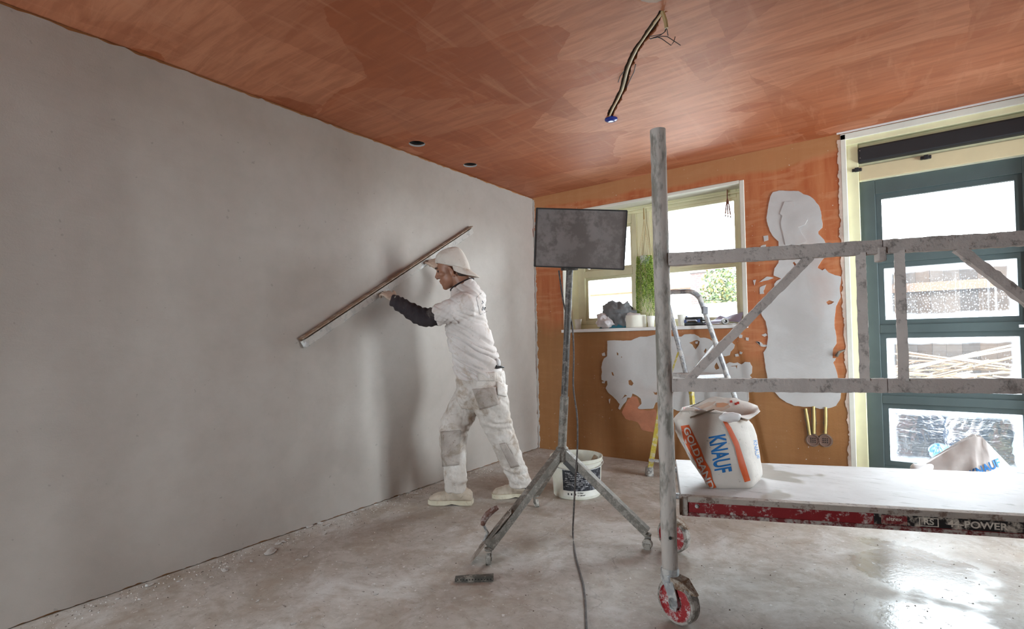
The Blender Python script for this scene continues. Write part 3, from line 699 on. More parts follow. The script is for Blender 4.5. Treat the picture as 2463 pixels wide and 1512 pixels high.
beam('beam_flange', .050, 1.95, .438, .4585, -.004, .03, M_BEAMD, be); beam('beam_flange', .050, 1.95, .385, .399, -.004, .03, splattered('beam_foot', (.17, .02, .02), (.42, .36, .32), .5, 26, .6), be)
beam('beam_end', .042, .072, .388, .452, -.006, .03, M_BEAMD, be)
bk = beam('black_band', .690, 1.32, .401, .4375, -.0012, .001, M_BLK, be, 0)
MB().lathe([(.007, 0), (.007, .004), (.004, .006)], M=fr @ Matrix.Translation((.105, .424, .0)), seg=14).build('rivet', M_STEEL, be, True)
M_LET = plain('faded_lettering', (.60, .53, .45), .7, var=.2, vscale=40)
def let(txt, x, y, size, bold, par, mat=M_LET, z=.0025, cond=1., sp=1.):
    me = text_mesh(txt, size, bold, 0, sp, cond); me.transform(fr @ Matrix.Translation((x, y, z))); return link_mesh('lettering', me, mat, par, False)
let('44-POWER', .990, .4185, .0315, .0008, bk, cond=1.10)
let('RS', .852, .4195, .0280, .0008, bk, cond=1.05)
bx = MB().plate(rect(.824, .881, .4045, .4340), [rect(.827, .878, .4070, .4315)], lambda a, b, t: fr @ V((a, b, .0026-t)), .001).build('letter_box', M_LET, bk)
lg = MB().box((.712, .404, .001), (.790, .435, .0026), fr).build('logo_plate', splattered('logo_red', (.20, .02, .025), (.36, .22, .18), .35, 40, .5), bk, bevel=.001)
let('altrex', .750, .4225, .0185, .0004, bk, z=.0034, cond=1.1)
be2 = MB().box((.05, .385, .59), (1.95, .439, .622), frame_of(S(0, .028, 0), EX, V((0, 0, 1))) @ Matrix.Scale(-1, 4, (0, 0, 1))).build('edge_beam', M_RED, pf)
MB().box((.05, .385, .02), (.075, .452, .60), frame_of(S(0, .028, 0), EX, V((0, 0, 1))) @ Matrix.Scale(-1, 4, (0, 0, 1))).build('cross_beam', M_STEEL, pf)
for t in (.12, .54):
    MB().tube([S(.06, t, .430), S(.02, t, .432), S(0, t, .418), S(-.018, t, .405)], [.013, .013, .012, .008], 10).build('platform_hook', M_STEEL, pf, True)

# ================================================================== sack of plaster on the platform
def m_paper():
    t = NT('sack_paper'); c = t.co()
    base = t.mix(t.noise(c, 7, 6, .6), (.62, .56, .50), (.76, .71, .66))
    base = t.mix(t.ramp(t.noise(c, 60, 3, .6), [(.68, 0.), (.72, .6)]), base, (.30, .26, .22))
    t.bump(t.noise(c, 22, 5, .6, .6), .35, .006)
    return t.P(base=base, rough=.72)
M_PAPER = m_paper()
M_PIN = plain('sack_lining', (.60, .46, .37), .8, var=.12)
M_PRINTO = plain('orange_print', (.70, .115, .025), .6, var=.12, vscale=30)
M_PRINTB = plain('blue_print', (.015, .16, .45), .6, var=.15, vscale=40)
M_PRINTW = plain('white_print', (.78, .74, .70), .7, var=.08)
M_PRINTL = plain('pale_blue_print', (.22, .36, .62), .6, var=.3, vscale=60)
def sack():
    root = thing('plaster_sack', at(1745, 1178, 2.10), 'opened white paper sack of plaster with orange stripes and blue lettering on platform', 'sack')
    # corners of horizontal slices, measured in the photo: near-left, near-right, far-right, far-left
    sl = [([(1698,1174),(1798,1182),(1824,1150),(1715,1150)], (2.09, 2.08, 2.22, 2.24)),
          ([(1690,1158),(1810,1173),(1838,1135),(1698,1130)], (2.08, 2.07, 2.24, 2.27)),
          ([(1662,1105),(1797,1118),(1832,1095),(1650,1085)], (2.09, 2.07, 2.25, 2.30)),
          ([(1641,1050),(1774,1062),(1829,1045),(1624,1035)], (2.11, 2.09, 2.26, 2.31)),
          ([(1632,1012),(1754,1022),(1821,1020),(1621,1006)], (2.13, 2.10, 2.25, 2.31)),
          ([(1640,990),(1738,996),(1806,1003),(1632,990)], (2.14, 2.11, 2.24, 2.30))]
    rings = []
    for pts, d in sl:
        q = [at(p[0], p[1], dd) for p, dd in zip(pts, d)]; ring = []
        for k in range(4):
            a, b = q[k], q[(k+1) % 4]
            for j in range(10):
                ring.append(a+(b-a)*(j/10))
        c = sum(q, V())/4
        ring = [p+(c-p)*.02 for p in ring]
        rings.append(ring)
    fine = []
    for i in range(len(rings)-1):
        for j in range(5):
            u = j/5; fine.append([a+(b-a)*u for a, b in zip(rings[i], rings[i+1])])
    fine.append(rings[-1])
    for r in range(len(fine)):                     # round the corners, bulge and crumple
        c = sum(fine[r], V())/len(fine[r]); row = fine[r]; n = len(row)
        row = [(row[(k-2) % n]+row[(k-1) % n]*2+row[k]*3+row[(k+1) % n]*2+row[(k+2) % n])/9 for k in range(n)]
        fine[r] = [p+(p-c).normalized()*(.009*noise.noise(p*13+V((2, 0, 0)))+.004*noise.noise(p*37)+.008*math.sin(PI*r/(len(fine)-1))) for p in row]
    mb = MB().loft(fine, True, False)
    body = mb.build('sack_body', M_PAPER, root, True, 60)
    tree = bvh_of(body.data)
    # torn mouth: the lining stands up at the back and folds forward at the front
    n = len(fine[-1]); rim = fine[-1]
    lip = []
    for k in range(n):
        p = rim[k]; q = k/n
        lip.append(p)
    up1, up2 = [], []
    tgt = {0: (1640, 985, 2.15), 5: (1690, 984, 2.12), 10: (1745, 990, 2.12), 14: (1800, 1010, 2.15), 18: (1829, 990, 2.22), 22: (1822, 976, 2.30), 26: (1770, 958, 2.33), 30: (1712, 954, 2.33), 34: (1675, 972, 2.32), 37: (1640, 980, 2.28), 40: (1640, 985, 2.15)}
    ks = sorted(tgt)
    for k in range(n):
        a = max(x for x in ks if x <= k); b = min(x for x in ks if x > k); f = (k-a)/(b-a)
        t = at(*[tgt[a][i]+(tgt[b][i]-tgt[a][i])*f for i in range(3)])
        t = t+V((0, 0, .006*noise.noise(V((k*.7, 0, 3)))))
        up2.append(t); up1.append((rim[k]+t)/2+(rim[k]-sum(rim, V())/n)*.06)
    fl = MB().loft([rim, up1, up2], False, False)
    fo = fl.build('sack_mouth', [M_PAPER], root, True, 70, recalc=False)
    so = fo.modifiers.new('t', 'SOLIDIFY'); so.thickness = .003; so.material_offset = 0
    inn = [p+(sum(rim, V())/n-p)*.10+V((0, 0, -.01)) for p in rim]; bot = [p+(sum(rim, V())/n-p)*.25+V((0, 0, -.06)) for p in rim]
    MB().loft([[p+(sum(up2, V())/n-p)*.07+V((0, 0, -.010)) for p in up2], [p+(sum(rim, V())/n-p)*.12+V((0, 0, -.004)) for p in rim], bot], False, True).build('sack_lining', M_PIN, root, True, 70, recalc=False)
    def blob(c, ax, name, mat, a=.01):
        m = MB().ell(c, ax, 18, 12); m.xf(lambda v: v+(v-V(c)).normalized()*a*noise.noise(v*40)); return m.build(name, mat, root, True)
    c = at(1757, 1002, 2.105); blob(c, (CR*.042, CF*.018, CU*.020), 'paper_fold', plain('white_paper', (.82, .80, .80), .6), .012)
    c = at(1668, 990, 2.16); blob(c, (CR*.045-CU*.008, CF*.03, CU*.018), 'paper_fold', M_PAPER, .012)
    MB().bar(at(1660, 1004, 2.115), at(1718, 984, 2.105), .004, .006, n=12, jit=.001).build('torn_string', plain('torn_kraft', (.26, .20, .15), .8), root)
    # print
    d = CF
    def quad(p, rows, cols, name, mat, off=.002):  # a printed shape bounded by two poly-lines in the photo
        L, R = p; vs, fs = [], []
        def along(pl, u):
            u *= len(pl)-1; i = min(int(u), len(pl)-2); f = u-i
            return V((pl[i][0]+(pl[i+1][0]-pl[i][0])*f, pl[i][1]+(pl[i+1][1]-pl[i][1])*f))
        for r in range(rows+1):
            a, b = along(L, r/rows), along(R, r/rows)
            for c in range(cols+1):
                q = a+(b-a)*(c/cols); vs.append(at(q.x, q.y, 2.0))
        for r in range(rows):
            for c in range(cols): i = r*(cols+1)+c; fs.append((i, i+1, i+cols+2, i+cols+1))
        me = MB().add(vs, fs).mesh(name, [], recalc=False); bad = set()
        for v in me.vertices:
            dr = (v.co-CAM).normalized(); h = tree.ray_cast(CAM, dr, 5)
            if h[0] is not None: v.co = h[0]-dr*off
            else: bad.add(v.index)
        if bad:
            bm = bmesh.new(); bm.from_mesh(me); bm.verts.ensure_lookup_table(); bmesh.ops.delete(bm, geom=[bm.verts[i] for i in bad], context='VERTS'); bm.to_mesh(me); bm.free()
            if not me.polygons: return None
        return link_mesh(name, me, mat, root, True)
    z = lambda x, y: (1580+x/4.877, 900+y/4.877)
    st = quad(([z(280,605),z(310,760),z(390,920),z(460,1040),z(490,1160),z(560,1310),z(590,1362)], [z(375,590),z(430,700),z(510,860),z(560,1000),z(630,1120),z(650,1230),z(712,1356)]), 26, 5, 'orange_stripe', M_PRINTO)
    quad(([z(745,492),z(820,640),z(915,850),z(965,1080),z(1030,1265)], [z(775,495),z(870,620),z(960,800),z(1030,1020),z(1098,1245)]), 24, 3, 'orange_stripe', M_PRINTO)
    def words(txt, a, b, size, bold, cond, mat, name, off):
        """lettering running from point a to point b of the photo"""
        A_, B_ = at(*a, 2.1), at(*b, 2.1); x = (B_-A_); L = x.length; x.normalize(); y = (CF.cross(x)).normalized()
        if y.dot(CR) < 0: y = -y
        me = text_mesh(txt, size, bold, 2, 1.0, 1.)
        w = max(v.co.x for v in me.vertices)-min(v.co.x for v in me.vertices); k = L/w
        c = (A_+B_)/2
        for v in me.vertices:
            p = c+x*(v.co.x*k)+y*v.co.y*cond
            dr = (p-CAM).normalized(); h = tree.ray_cast(CAM, dr, 5); v.co = h[0]-dr*off if h[0] is not None else p
        return link_mesh(name, me, mat, root, False)
    words('KNAUF', z(692, 715), z(770, 1150), .086, .0022, 1.1, M_PRINTB, 'lettering', .0016)
    words('GOLD', z(335, 625), z(480, 960), .030, .0008, 1.15, M_PRINTW, 'lettering', .0030)
    words('BAND', z(487, 975), z(640, 1345), .030, .0008, 1.15, M_PRINTW, 'lettering', .0030)
    words('KNAUF', z(1150, 770), z(1182, 985), .026, .0006, .8, M_PRINTL, 'lettering', .002)
    for a, b, c, e in [((255,800),(310,795),(345,890),(290,900)), ((290,905),(350,898),(410,975),(310,1000)), ((310,1005),(415,982),(440,1010),(335,1050))]:
        for u, w in ((a, b), (b, c), (c, e), (e, a)):
            p, q = z(*u), z(*w); nx, ny = (q[1]-p[1]), -(q[0]-p[0]); l = math.hypot(nx, ny) or 1; nx, ny = nx/l*.35, ny/l*.35
            quad(([(p[0]-nx, p[1]-ny), (q[0]-nx, q[1]-ny)], [(p[0]+nx, p[1]+ny), (q[0]+nx, q[1]+ny)]), 4, 1, 'outline_print', M_PRINTL, .0015)
    # prints on the torn flaps
    bpy.context.view_layer.update(); ftree = bvh_of(evaluated(fo))
    def mark(pts, mat):
        vs = []
        for p in pts:
            dr = (at(*z(*p), 2.)-CAM).normalized(); h = ftree.ray_cast(CAM, dr, 5)
            if h[0] is None: return
            vs.append(h[0]-dr*.003)
        MB().add(vs, [tuple(range(len(vs)))]).build('flap_print', mat, root, recalc=False)
    M_REDP = plain('red_print', (.55, .05, .03), .6); M_PUR = plain('purple_print', (.10, .10, .22), .6, var=.3, vscale=80)
    for x_, y_ in ((870, 318), (925, 345), (950, 335), (215, 430), (265, 450), (325, 400)): mark([(x_-16, y_-12), (x_+14, y_-16), (x_+18, y_+12), (x_-12, y_+14)], M_REDP)
    mark([(440, 382), (530, 405), (490, 440), (402, 420)], M_PUR); mark([(700, 335), (780, 330), (850, 345), (780, 385), (700, 385)], plain('faded_orange_print', (.66, .34, .20), .7))
    return root
sack()

# ================================================================== panel on a wheeled tripod stand, and its cable
M_PANEL = splattered('dusty_panel', (.165, .14, .13), (.23, .20, .19), .5, 9, .75, 0, bump=.12)
M_LEG = splattered('grimy_steel_leg', (.20, .18, .155), (.36, .33, .29), .40, 24, .5, .3)
M_POLE = splattered('grimy_black_pole', (.085, .075, .068), (.26, .235, .215), .34, 26, .5, .2)
ts = thing('panel_stand', V((-1.45, 2.44, 0)), 'grimy wheeled tripod stand carrying a dark rectangular panel', 'stand')
hub = at(1352, 1082, 2.83); ptop = at(1372, 610, 2.855)
pl = MB().tube([hub+(ptop-hub)*(i/30) for i in range(31)], .0185, 16, jit=.0008).build('pole', M_POLE, ts, True)
mid = hub+(ptop-hub)*.27
MB().tube([hub+V((0, 0, -.055)), hub+V((0, 0, .01)), mid], [.0235, .0235, .0235], 16).build('pole_sleeve', M_LEG, ts, True)
MB().lathe([(.032, -.06), (.034, -.03), (.034, .012), (.024, .022)], hub, 18).build('hub', M_LEG, ts, True)
q = [at(1290, 501, 2.80), at(1508, 507, 2.80), at(1500, 648, 2.80), at(1285, 640, 2.80)]
nrm = (q[1]-q[0]).cross(q[3]-q[0]).normalized()
if nrm.dot(CF) < 0: nrm = -nrm
pan = MB().loft([[p+(sum(q, V())/4-p)*.012 for p in q], q, [p+nrm*.030 for p in q]]).build('panel', M_PANEL, ts, bevel=.003)
rim = MB()
for a, b in ((0, 1), (1, 2), (2, 3), (3, 0)): rim.bar(q[a]-nrm*.002, q[b]-nrm*.002, .006, .008, nrm)
MB().add(rim.v, rim.f).build('panel_rim', plain('black_rim', (.03, .028, .028), .6), pan)
bq = q[3]+(q[2]-q[3])*.40+V((0, 0, .05))+nrm*.032; MB().bar(bq-V((0, 0, .06)), bq+V((0, 0, .06)), .09, .03, nrm).build('panel_bracket', M_POLE, ts)
feet = [V((-1.571, 1.952, 0)), V((-1.005, 2.525, 0)), V((-1.839, 2.779, 0))]
for k, f in enumerate(feet):
    top = hub+(f-hub).normalized()*.02; end = f+V((0, 0, .085)); d = (end-top).normalized()
    lg = MB().bar(top+V((0, 0, .005)), end, .040, .040, (0, 0, 1), 30, .0006, seed=k).build('leg', M_LEG, ts, True, 40)
    c = f+V((0, 0, .026)); out = V((f.x-hub.x, f.y-hub.y, 0)).normalized(); ax = V((-out.y, out.x, 0))
    if k == 0: ax = CR.copy(); ax.z = 0; ax.normalize(); out = V((ax.y, -ax.x, 0))
    ck = MB().lathe([(.019, .0), (.021, .004), (.021, .012), (.010, .016)], f+V((0, 0, .066)), 14).build('caster_plate', M_LEG, ts, True)
    for sg in (-1, 1): MB().box((-.016, .012, -.004), (.016, .015, .045), frame_of(c+V((0, 0, 0)), out, ax*sg)).build('caster_cheek', M_LEG, ck)
    Mw = Matrix.Translation(c) @ Matrix((out, V((0, 0, 1)), ax)).transposed().to_4x4()
    MB().lathe([(.004, -.011), (.022, -.011), (.026, -.007), (.026, .007), (.022, .011), (.004, .011)], M=Mw, seg=24).build('caster_wheel', splattered('dusty_rubber', (.30, .28, .25), (.5, .47, .42), .5, 30, .8), ts, True)
# bracket where the tall legs fold
MB().bar(hub+V((.02, .0, -.055)), hub+V((.08, .01, -.11)), .03, .03).build('fold_bracket', plain('dark_iron', (.05, .045, .042), .6), ts)

cb = [at(1344, 650, 2.86), at(1358, 740, 2.86), at(1375, 775, 2.85), at(1380, 850, 2.84), at(1379, 930, 2.83), at(1388, 1000, 2.80), at(1389, 1070, 2.78), at(1384, 1150, 2.76), at(1380, 1230, 2.76)]
fl = [onz(1378, 1285, .006), onz(1383, 1330, .006), onz(1393, 1370, .006), onz(1402, 1402, .006), onz(1407, 1440, .006), onz(1409, 1480, .006), onz(1411, 1540, .006), onz(1415, 1700, .006)]
def smooth_path(p, n=6):
    out = []
    for i in range(len(p)-1):
        a, b, c, d = p[max(i-1, 0)], p[i], p[i+1], p[min(i+2, len(p)-1)]
        for j in range(n):
            t = j/n; out.append(.5*((2*b)+(c-a)*t+(2*a-5*b+4*c-d)*t*t+(3*b-a-3*c+d)*t**3))
    return out+[p[-1]]
tag(MB().tube(smooth_path(cb+fl), .0048, 8).build('power_cable', splattered('dusty_cable', (.075, .060, .055), (.17, .15, .14), .35, 60, .6), None, True), 'grey power cable hanging beside tripod pole and trailing over the floor', 'cable')

# ================================================================== plaster bucket with a stick in it
bc = onz(1388, 1186, 0)
bk = thing('plaster_bucket', bc, 'white plastic bucket with black label behind the tripod stand', 'bucket')
M_BUCK = splattered('bucket_plastic', (.70, .68, .58), (.66, .63, .57), .3, 20, .4, bump=.1)
RB, RT, HB = .160, .176, .262
MB().lathe([(.02, .002), (RB-.006, .0), (RB, .006), (RT-.004, HB-.03), (RT+.004, HB-.03), (RT+.005, HB-.024), (RT-.002, HB-.022), (RT, HB-.006), (RT+.006, HB-.004), (RT+.006, HB), (RT-.004, HB), (RB-.008, .012), (.001, .012)], bc, 48, caps=(True, True)).build('bucket_wall', M_BUCK, bk, True)
MB().lathe([(RB+.0, .09), (.002, .09)], bc, 40, caps=(False, True)).build('bucket_contents', plain('grey_slurry', (.42, .40, .37), .5), bk)
a0 = math.atan2(-CF.y, -CF.x)
def wrap(name, u0, u1, z0, z1, mat, par, off=.0012, n=20):
    vs = []
    for k in range(n+1):
        a = a0+u0+(u1-u0)*k/n
        for z in (z0, z1):
            r = RB+(RT-.004-RB)*(z/(HB-.03))+off; vs.append((bc.x+r*math.cos(a), bc.y+r*math.sin(a), z))
    return MB().add(vs, [(2*k, 2*k+2, 2*k+3, 2*k+1) for k in range(n)]).build(name, mat, par, True, recalc=False)
lb = wrap('bucket_label', -.70, 1.10, .062, .198, splattered('black_label', (.012, .013, .02), (.30, .30, .32), .22, 34, .5), bk)
wrap('label_base', -.70, 1.10, .022, .062, plain('label_white', (.70, .68, .62), .5), bk)
def wraptext(txt, u, z, size, mat, par, bold=0., off=.0022):
    me = text_mesh(txt, size, bold, 0)
    for v in me.vertices:
        zz = z+v.co.y; r = RB+(RT-.004-RB)*(zz/(HB-.03))+off; a = a0+u+v.co.x/r
        v.co = V((bc.x+r*math.cos(a), bc.y+r*math.sin(a), zz))
    return link_mesh('lettering', me, mat, par, False)
M_LTXT = plain('label_text', (.62, .62, .62), .6)
rnd = random.Random(4)
for k in range(8):                                 # rows of print too small to read
    z = .178-.0125*k
    u = -.58
    while u < .35:
        w = rnd.uniform(.03, .12)
        if rnd.random() < .62: wrap('print_line', u, u+w, z, z+.0035, M_LTXT, lb, .0022, 3)
        u += w+.02
wraptext('12 liter', .02, .050, .014, M_BLACK, lb, .0003); wraptext('± 120 m²', .06, .034, .014, M_BLACK, lb, .0003)
for u, w in ((-.50, .05), (-.36, .05), (-.20, .04)): wrap('print_mark', u, u+w, .034, .048, M_BLACK, lb, .0022, 3)
p, q_ = at(1412, 1135, 3.50), at(1433, 1096, 3.55)
tag(MB().tube([p+(p-q_)*.5, p, q_], [.017, .017, .016], 12, jit=.002).build('stirring_stick', plain('dirty_wood', (.24, .17, .11), .85, bump=.4, var=.3, vscale=40), None, True), 'stubby brown wooden stick standing in the white bucket', 'stick')
hnd = [V((bc.x+(RT+.006)*math.cos(a0+u), bc.y+(RT+.006)*math.sin(a0+u), HB-.032-.030*math.cos(u*.95))) for u in [x*.1-1.5 for x in range(31)]]
MB().tube(hnd, .0028, 8).build('bail_handle', M_STEEL, bk, True)

# ================================================================== trowel leaning on the stand, strip on the floor
tf, tt = onz(1134, 1345, .002), at(1229, 1228, 2.56)
tw = thing('plastering_trowel', tf, 'long steel trowel with worn brown handle leaning against the tripod leg', 'trowel')
dx = (tt-tf).normalized(); vr = ((tf+tt)/2-CAM).normalized(); wv = (vr-dx*vr.dot(dx)).normalized(); wv = (wv+.16*dx.cross(wv)).normalized()
Mt = frame_of((tf+tt)/2, dx, wv); Lh = (tt-tf).length/2
nz = (Mt.to_3x3() @ V((0, 0, 1))); sgn = 1 if nz.z > 0 else -1
MB().box((-Lh, -.055, -.0012), (Lh, .055, .0012), Mt).build('blade', splattered('worn_steel', (.30, .25, .21), (.45, .38, .33), .45, 22, .45, .6), tw)
MB().box((-Lh*.55, -.010, 0), (Lh*.95, .010, sgn*.012), Mt).build('mounting_bar', splattered('worn_steel2', (.26, .20, .16), (.45, .38, .33), .45, 22, .45, .6), tw)
g0, g1 = at(1170, 1279, 2.52), at(1172, 1283, 2.52)
MB().tube([Mt @ V((-Lh*.30, 0, sgn*.01)), at(1173, 1281, 2.52), at(1161, 1258, 2.50)], .007, 8).build('tang', M_STEEL, tw, True)
MB().tube([at(1161, 1262, 2.50), at(1164, 1250, 2.50), at(1174, 1236, 2.50), at(1187, 1225, 2.50), at(1198, 1219, 2.50)], [.012, .018, .019, .018, .012], 14, flat=.8).build('grip', splattered('brown_grip', (.16, .07, .05), (.42, .36, .34), .4, 30, .6), tw, True)
sa, sb_ = onz(1094, 1401, 0), onz(1187, 1399, 0)
ns = thing('notched_strip', (sa+sb_)/2, 'small dark grey notched metal strip lying on the concrete floor', 'strip')
dz = (sb_-sa).normalized(); Ms = frame_of((sa+sb_)/2, dz, V((0, 0, 1))); L2 = (sb_-sa).length/2
M_STRIP = splattered('dull_grey_metal', (.10, .09, .075), (.30, .26, .22), .35, 40, .6, .3)
MB().plate([(-L2, .004), (-L2, .019), (-.25*L2, .024), (.3*L2, .024), (L2, .026), (L2, .003), (.3*L2, .001), (-.3*L2, .001)], [], lambda a, b, t: Ms @ V((a, b, -t)), .026).build('strip_body', M_STRIP, ns, bevel=.002)
for k in range(12):
    x = -L2*.85+k*L2*1.7/11; MB().box((x-.0022, .010, -.001), (x+.0022, .015, .0012), Ms).build('notch', M_DARK, ns)

# ================================================================== straightedge on the wall
XBD = XL
ea, eb = V((0, 1.742, 1.078)), V((0, 3.292, 1.982))
bd = (eb-ea); LB = bd.length; bd.normalize(); bn = V((0, -bd.z, bd.y))
se = thing('straightedge', V((XBD+.03, (ea.y+eb.y)/2, (ea.z+eb.z)/2)), 'long plaster-smeared straightedge held slanting against the grey wall', 'straightedge')
Mb = frame_of(V((XBD, ea.y, ea.z)), bd, bn)           # x along, y across (up the wall), z into the room
if (Mb.to_3x3() @ V((0, 0, 1))).x < 0: Mb = Mb @ Matrix.Scale(-1, 4, (0, 0, 1))
def ebar(name, y0, y1, z0, z1, mat, n=60, jit=.0008):
    return MB().bar(Mb @ V((0, (y0+y1)/2, (z0+z1)/2)), Mb @ V((LB, (y0+y1)/2, (z0+z1)/2)), y1-y0, z1-z0, V((1, 0, 0)), n, jit).build(name, mat, se, True, 40)
ebar('face', -.030, .012, .001, .030, splattered('smeared_aluminium', (.46, .44, .42), (.60, .57, .53), .7, 18, .5, .3))
ebar('lip', .024, .031, .001, .046, splattered('brown_lip', (.26, .15, .09), (.46, .36, .29), .3, 18, .5, .2))
ebar('groove', .010, .026, .001, .018, plain('groove_dark', (.10, .055, .032), .7))
ebar('lower_lip', -.036, -.030, .001, .022, splattered('smeared_edge', (.34, .31, .28), (.55, .52, .48), .6, 18, .5, .3))
MB().ell(Mb @ V((.012, -.012, .022)), (bd*.018, bn*.022, V((.014, 0, 0))), 14, 10).xf(lambda v: v+V((noise.noise(v*60), noise.noise(v*60+V((3, 0, 0))), 0))*.005).build('plaster_lump', M_PATCH, se, True)

# ================================================================== the plasterer
man = thing('person', onz(1160, 1203, 0), 'plasterer in white dusty work clothes and backward cap pushing a straightedge', 'person')
M_SKIN = NT('skin'); _c = M_SKIN.co()
M_SKIN = M_SKIN.P(base=M_SKIN.mix(M_SKIN.noise(_c, 26, 4), (.24, .105, .062), (.36, .17, .105)), rough=.5)
M_DUST = plain('plaster_dusted_skin', (.42, .31, .24), .75, var=.25, vscale=30)
def m_cloth(name, a, b, stain, amt, bumpy=.4):
    t = NT(name); c = t.co()
    base = t.mix(t.ramp(t.noise(c, 6, 5, .6), [(.35, 0.), (.65, 1.)]), a, b)
    m = t.ramp(t.noise(c, 9, 6, .68, .6), [(.58-.10*amt, 0.), (.72-.10*amt, .85)])
    base = t.mix(m, base, stain)
    base = t.mix(t.ramp(t.noise(c, 60, 3, .6), [(.66, 0.), (.72, .7)]), base, tuple(x*.55 for x in stain))
    t.bump(t.math('ADD', t.noise(c, 30, 4, .6, .6), t.math('MULTIPLY', t.noise(c, 240, 2), .3)), bumpy, .006)
    return t.P(base=base, rough=.85, spec=.2)
M_SHIRT = m_cloth('dusty_white_shirt', (.58, .52, .49), (.70, .645, .62), (.42, .32, .235), .35, .12)
M_TROU = m_cloth('dusty_white_trousers', (.52, .46, .41), (.66, .61, .57), (.37, .29, .225), .85)
M_TROUD = m_cloth('grimy_pocket_cloth', (.34, .295, .265), (.46, .40, .36), (.26, .21, .165), .8)
M_CAP = m_cloth('dusty_cap', (.55, .485, .43), (.66, .60, .54), (.44, .33, .25), .5)
M_SLEEVE = m_cloth('dark_undershirt', (.028, .022, .025), (.050, .039, .041), (.12, .10, .09), .1)
M_SHOE = m_cloth('dusty_work_shoe', (.46, .38, .30), (.58, .50, .41), (.36, .27, .19), .5)
M_SOLE = m_cloth('shoe_sole', (.54, .48, .36), (.64, .58, .46), (.36, .28, .20), .5)

FWD = V((-.935, -.354, 0)).normalized(); LAT = V((.354, -.935, 0)).normalized()    # chest direction; LAT points to his left
def ring(c, a, b, n=28, f=FWD, l=LAT, tilt=0., pw=2.0):
    """horizontal slice: half-depth a along f, half-width b along l"""
    out = []
    for k in range(n):
        t = 2*PI*k/n; ct, st = math.cos(t), math.sin(t)
        x = math.copysign(abs(ct)**(2/pw), ct); y = math.copysign(abs(st)**(2/pw), st)
        out.append(c+f*(a*x)+l*(b*y)+V((0, 0, tilt*a*x)))
    return out
J = dict(hipL=at(1168, 935, 3.34), hipR=at(1135, 935, 3.52), kneeL=at(1201, 1040, 3.40), kneeR=at(1091, 1050, 3.44), ankL=at(1250, 1158, 3.47), ankR=at(1096, 1172, 3.40),
         shL=at(1116, 738, 3.27), shR=at(1142, 722, 3.62), elL=at(1024, 766, 3.31), wrL=at(950, 722, 3.44), elR=at(1100, 674, 3.80), wrR=at(1054, 645, 3.80),
         neck=at(1122, 700, 3.45), pel=at(1152, 905, 3.43), chest=at(1124, 765, 3.44), head=at(1087, 648, 3.45))
# head frame: x = his left, y = face, z = crown
hf = (-CR+CF*.12); hf.z = 0; hf.normalize(); pt = math.radians(13)
HY = hf*math.cos(pt)-V((0, 0, math.sin(pt))); HZ = V((0, 0, math.cos(pt)))+hf*math.sin(pt); HX = HY.cross(HZ)
HM = Matrix.Translation(J['head']) @ Matrix((HX, HY, HZ)).transposed().to_4x4()
hd_ = lambda x, y, z: HM @ V((x, y, z))
hv = lambda x, y, z: HX*x+HY*y+HZ*z
body = MB()
def limb(pts, seg=18): body.tube([p for p, r in pts], [r for p, r in pts], seg)
def cap(p, r): body.ell(p, (V((r, 0, 0)), V((0, r, 0)), V((0, 0, r))), 14, 8)
# trunk and limbs
body.loft([ring(J['pel']+V((0, 0, -.08)), .09, .13), ring(J['pel'], .11, .155), ring((J['pel']+J['chest'])/2, .105, .150), ring(J['chest'], .115, .165), ring(J['chest']+(J['neck']-J['chest'])*.6, .09, .150), ring(J['neck'], .06, .07)])
for sd in 'LR':
    h, k, a = J['hip'+sd], J['knee'+sd], J['ank'+sd]
    limb([(h+V((0, 0, .03)), .075), (h+(k-h)*.25, .078), (h+(k-h)*.7, .062), (k, .054), (k+(a-k)*.3, .055), (k+(a-k)*.7, .040), (a, .034), (a+V((0, 0, -.03)), .034)])
    s_, e, w = J['sh'+sd], J['el'+sd], J['wr'+sd]
    limb([(s_+(J['neck']-s_)*.3, .05), (s_, .055), (s_+(e-s_)*.4, .046), (e, .040), (e+(w-e)*.3, .042), (e+(w-e)*.8, .030), (w, .027)])
    cap(s_, .056); cap(e, .040); cap(k, .055)
limb([(J['neck']+V((0, 0, -.04)), .062), (J['neck']+(hd_(0, -.03, -.05)-J['neck'])*.5, .060), (hd_(0, -.030, -.05), .058), (hd_(0, -.02, 0), .055)])
# head
E3 = lambda c, r, rx=(1, 0, 0), ry=(0, 1, 0), rz=(0, 0, 1): body.ell(hd_(*c), (hv(*rx)*r[0], hv(*ry)*r[1], hv(*rz)*r[2]), 24, 16)
E3((0, -.012, .045), (.076, .098, .082)); E3((0, .030, .010), (.066, .066, .085)); E3((0, .030, -.050), (.058, .062, .062))
E3((0, .050, -.082), (.040, .042, .036)); E3((0, .068, -.104), (.022, .022, .018)); E3((0, .074, -.062), (.028, .022, .018))
E3((0, .088, .030), (.050, .014, .013)); E3((.045, .062, -.020), (.022, .026, .020)); E3((-.045, .062, -.020), (.022, .026, .020))
body.tube([hd_(0, .090, .020), hd_(0, .100, .0), hd_(0, .112, -.022), hd_(0, .106, -.036)], [.009, .011, .0145, .011], 12)
E3((.012, .098, -.030), (.009, .011, .009)); E3((-.012, .098, -.030), (.009, .011, .009))
E3((0, .094, -.056), (.022, .008, .0055)); E3((0, .091, -.069), (.020, .009, .0065))
for s_ in (-1, 1):
    for k in range(14):                            # ear rim, lobe and bowl
        t = PI*(.15+1.55*k/13)
        E3((s_*(.077+.006*math.sin(t)), -.012-.017*math.cos(t+.6)*1.0, -.024+.031*math.sin(t-.5)), (.006, .007, .007))
    E3((s_*.074, -.008, -.026), (.005, .016, .026)); E3((s_*.075, -.004, -.052), (.006, .008, .009))
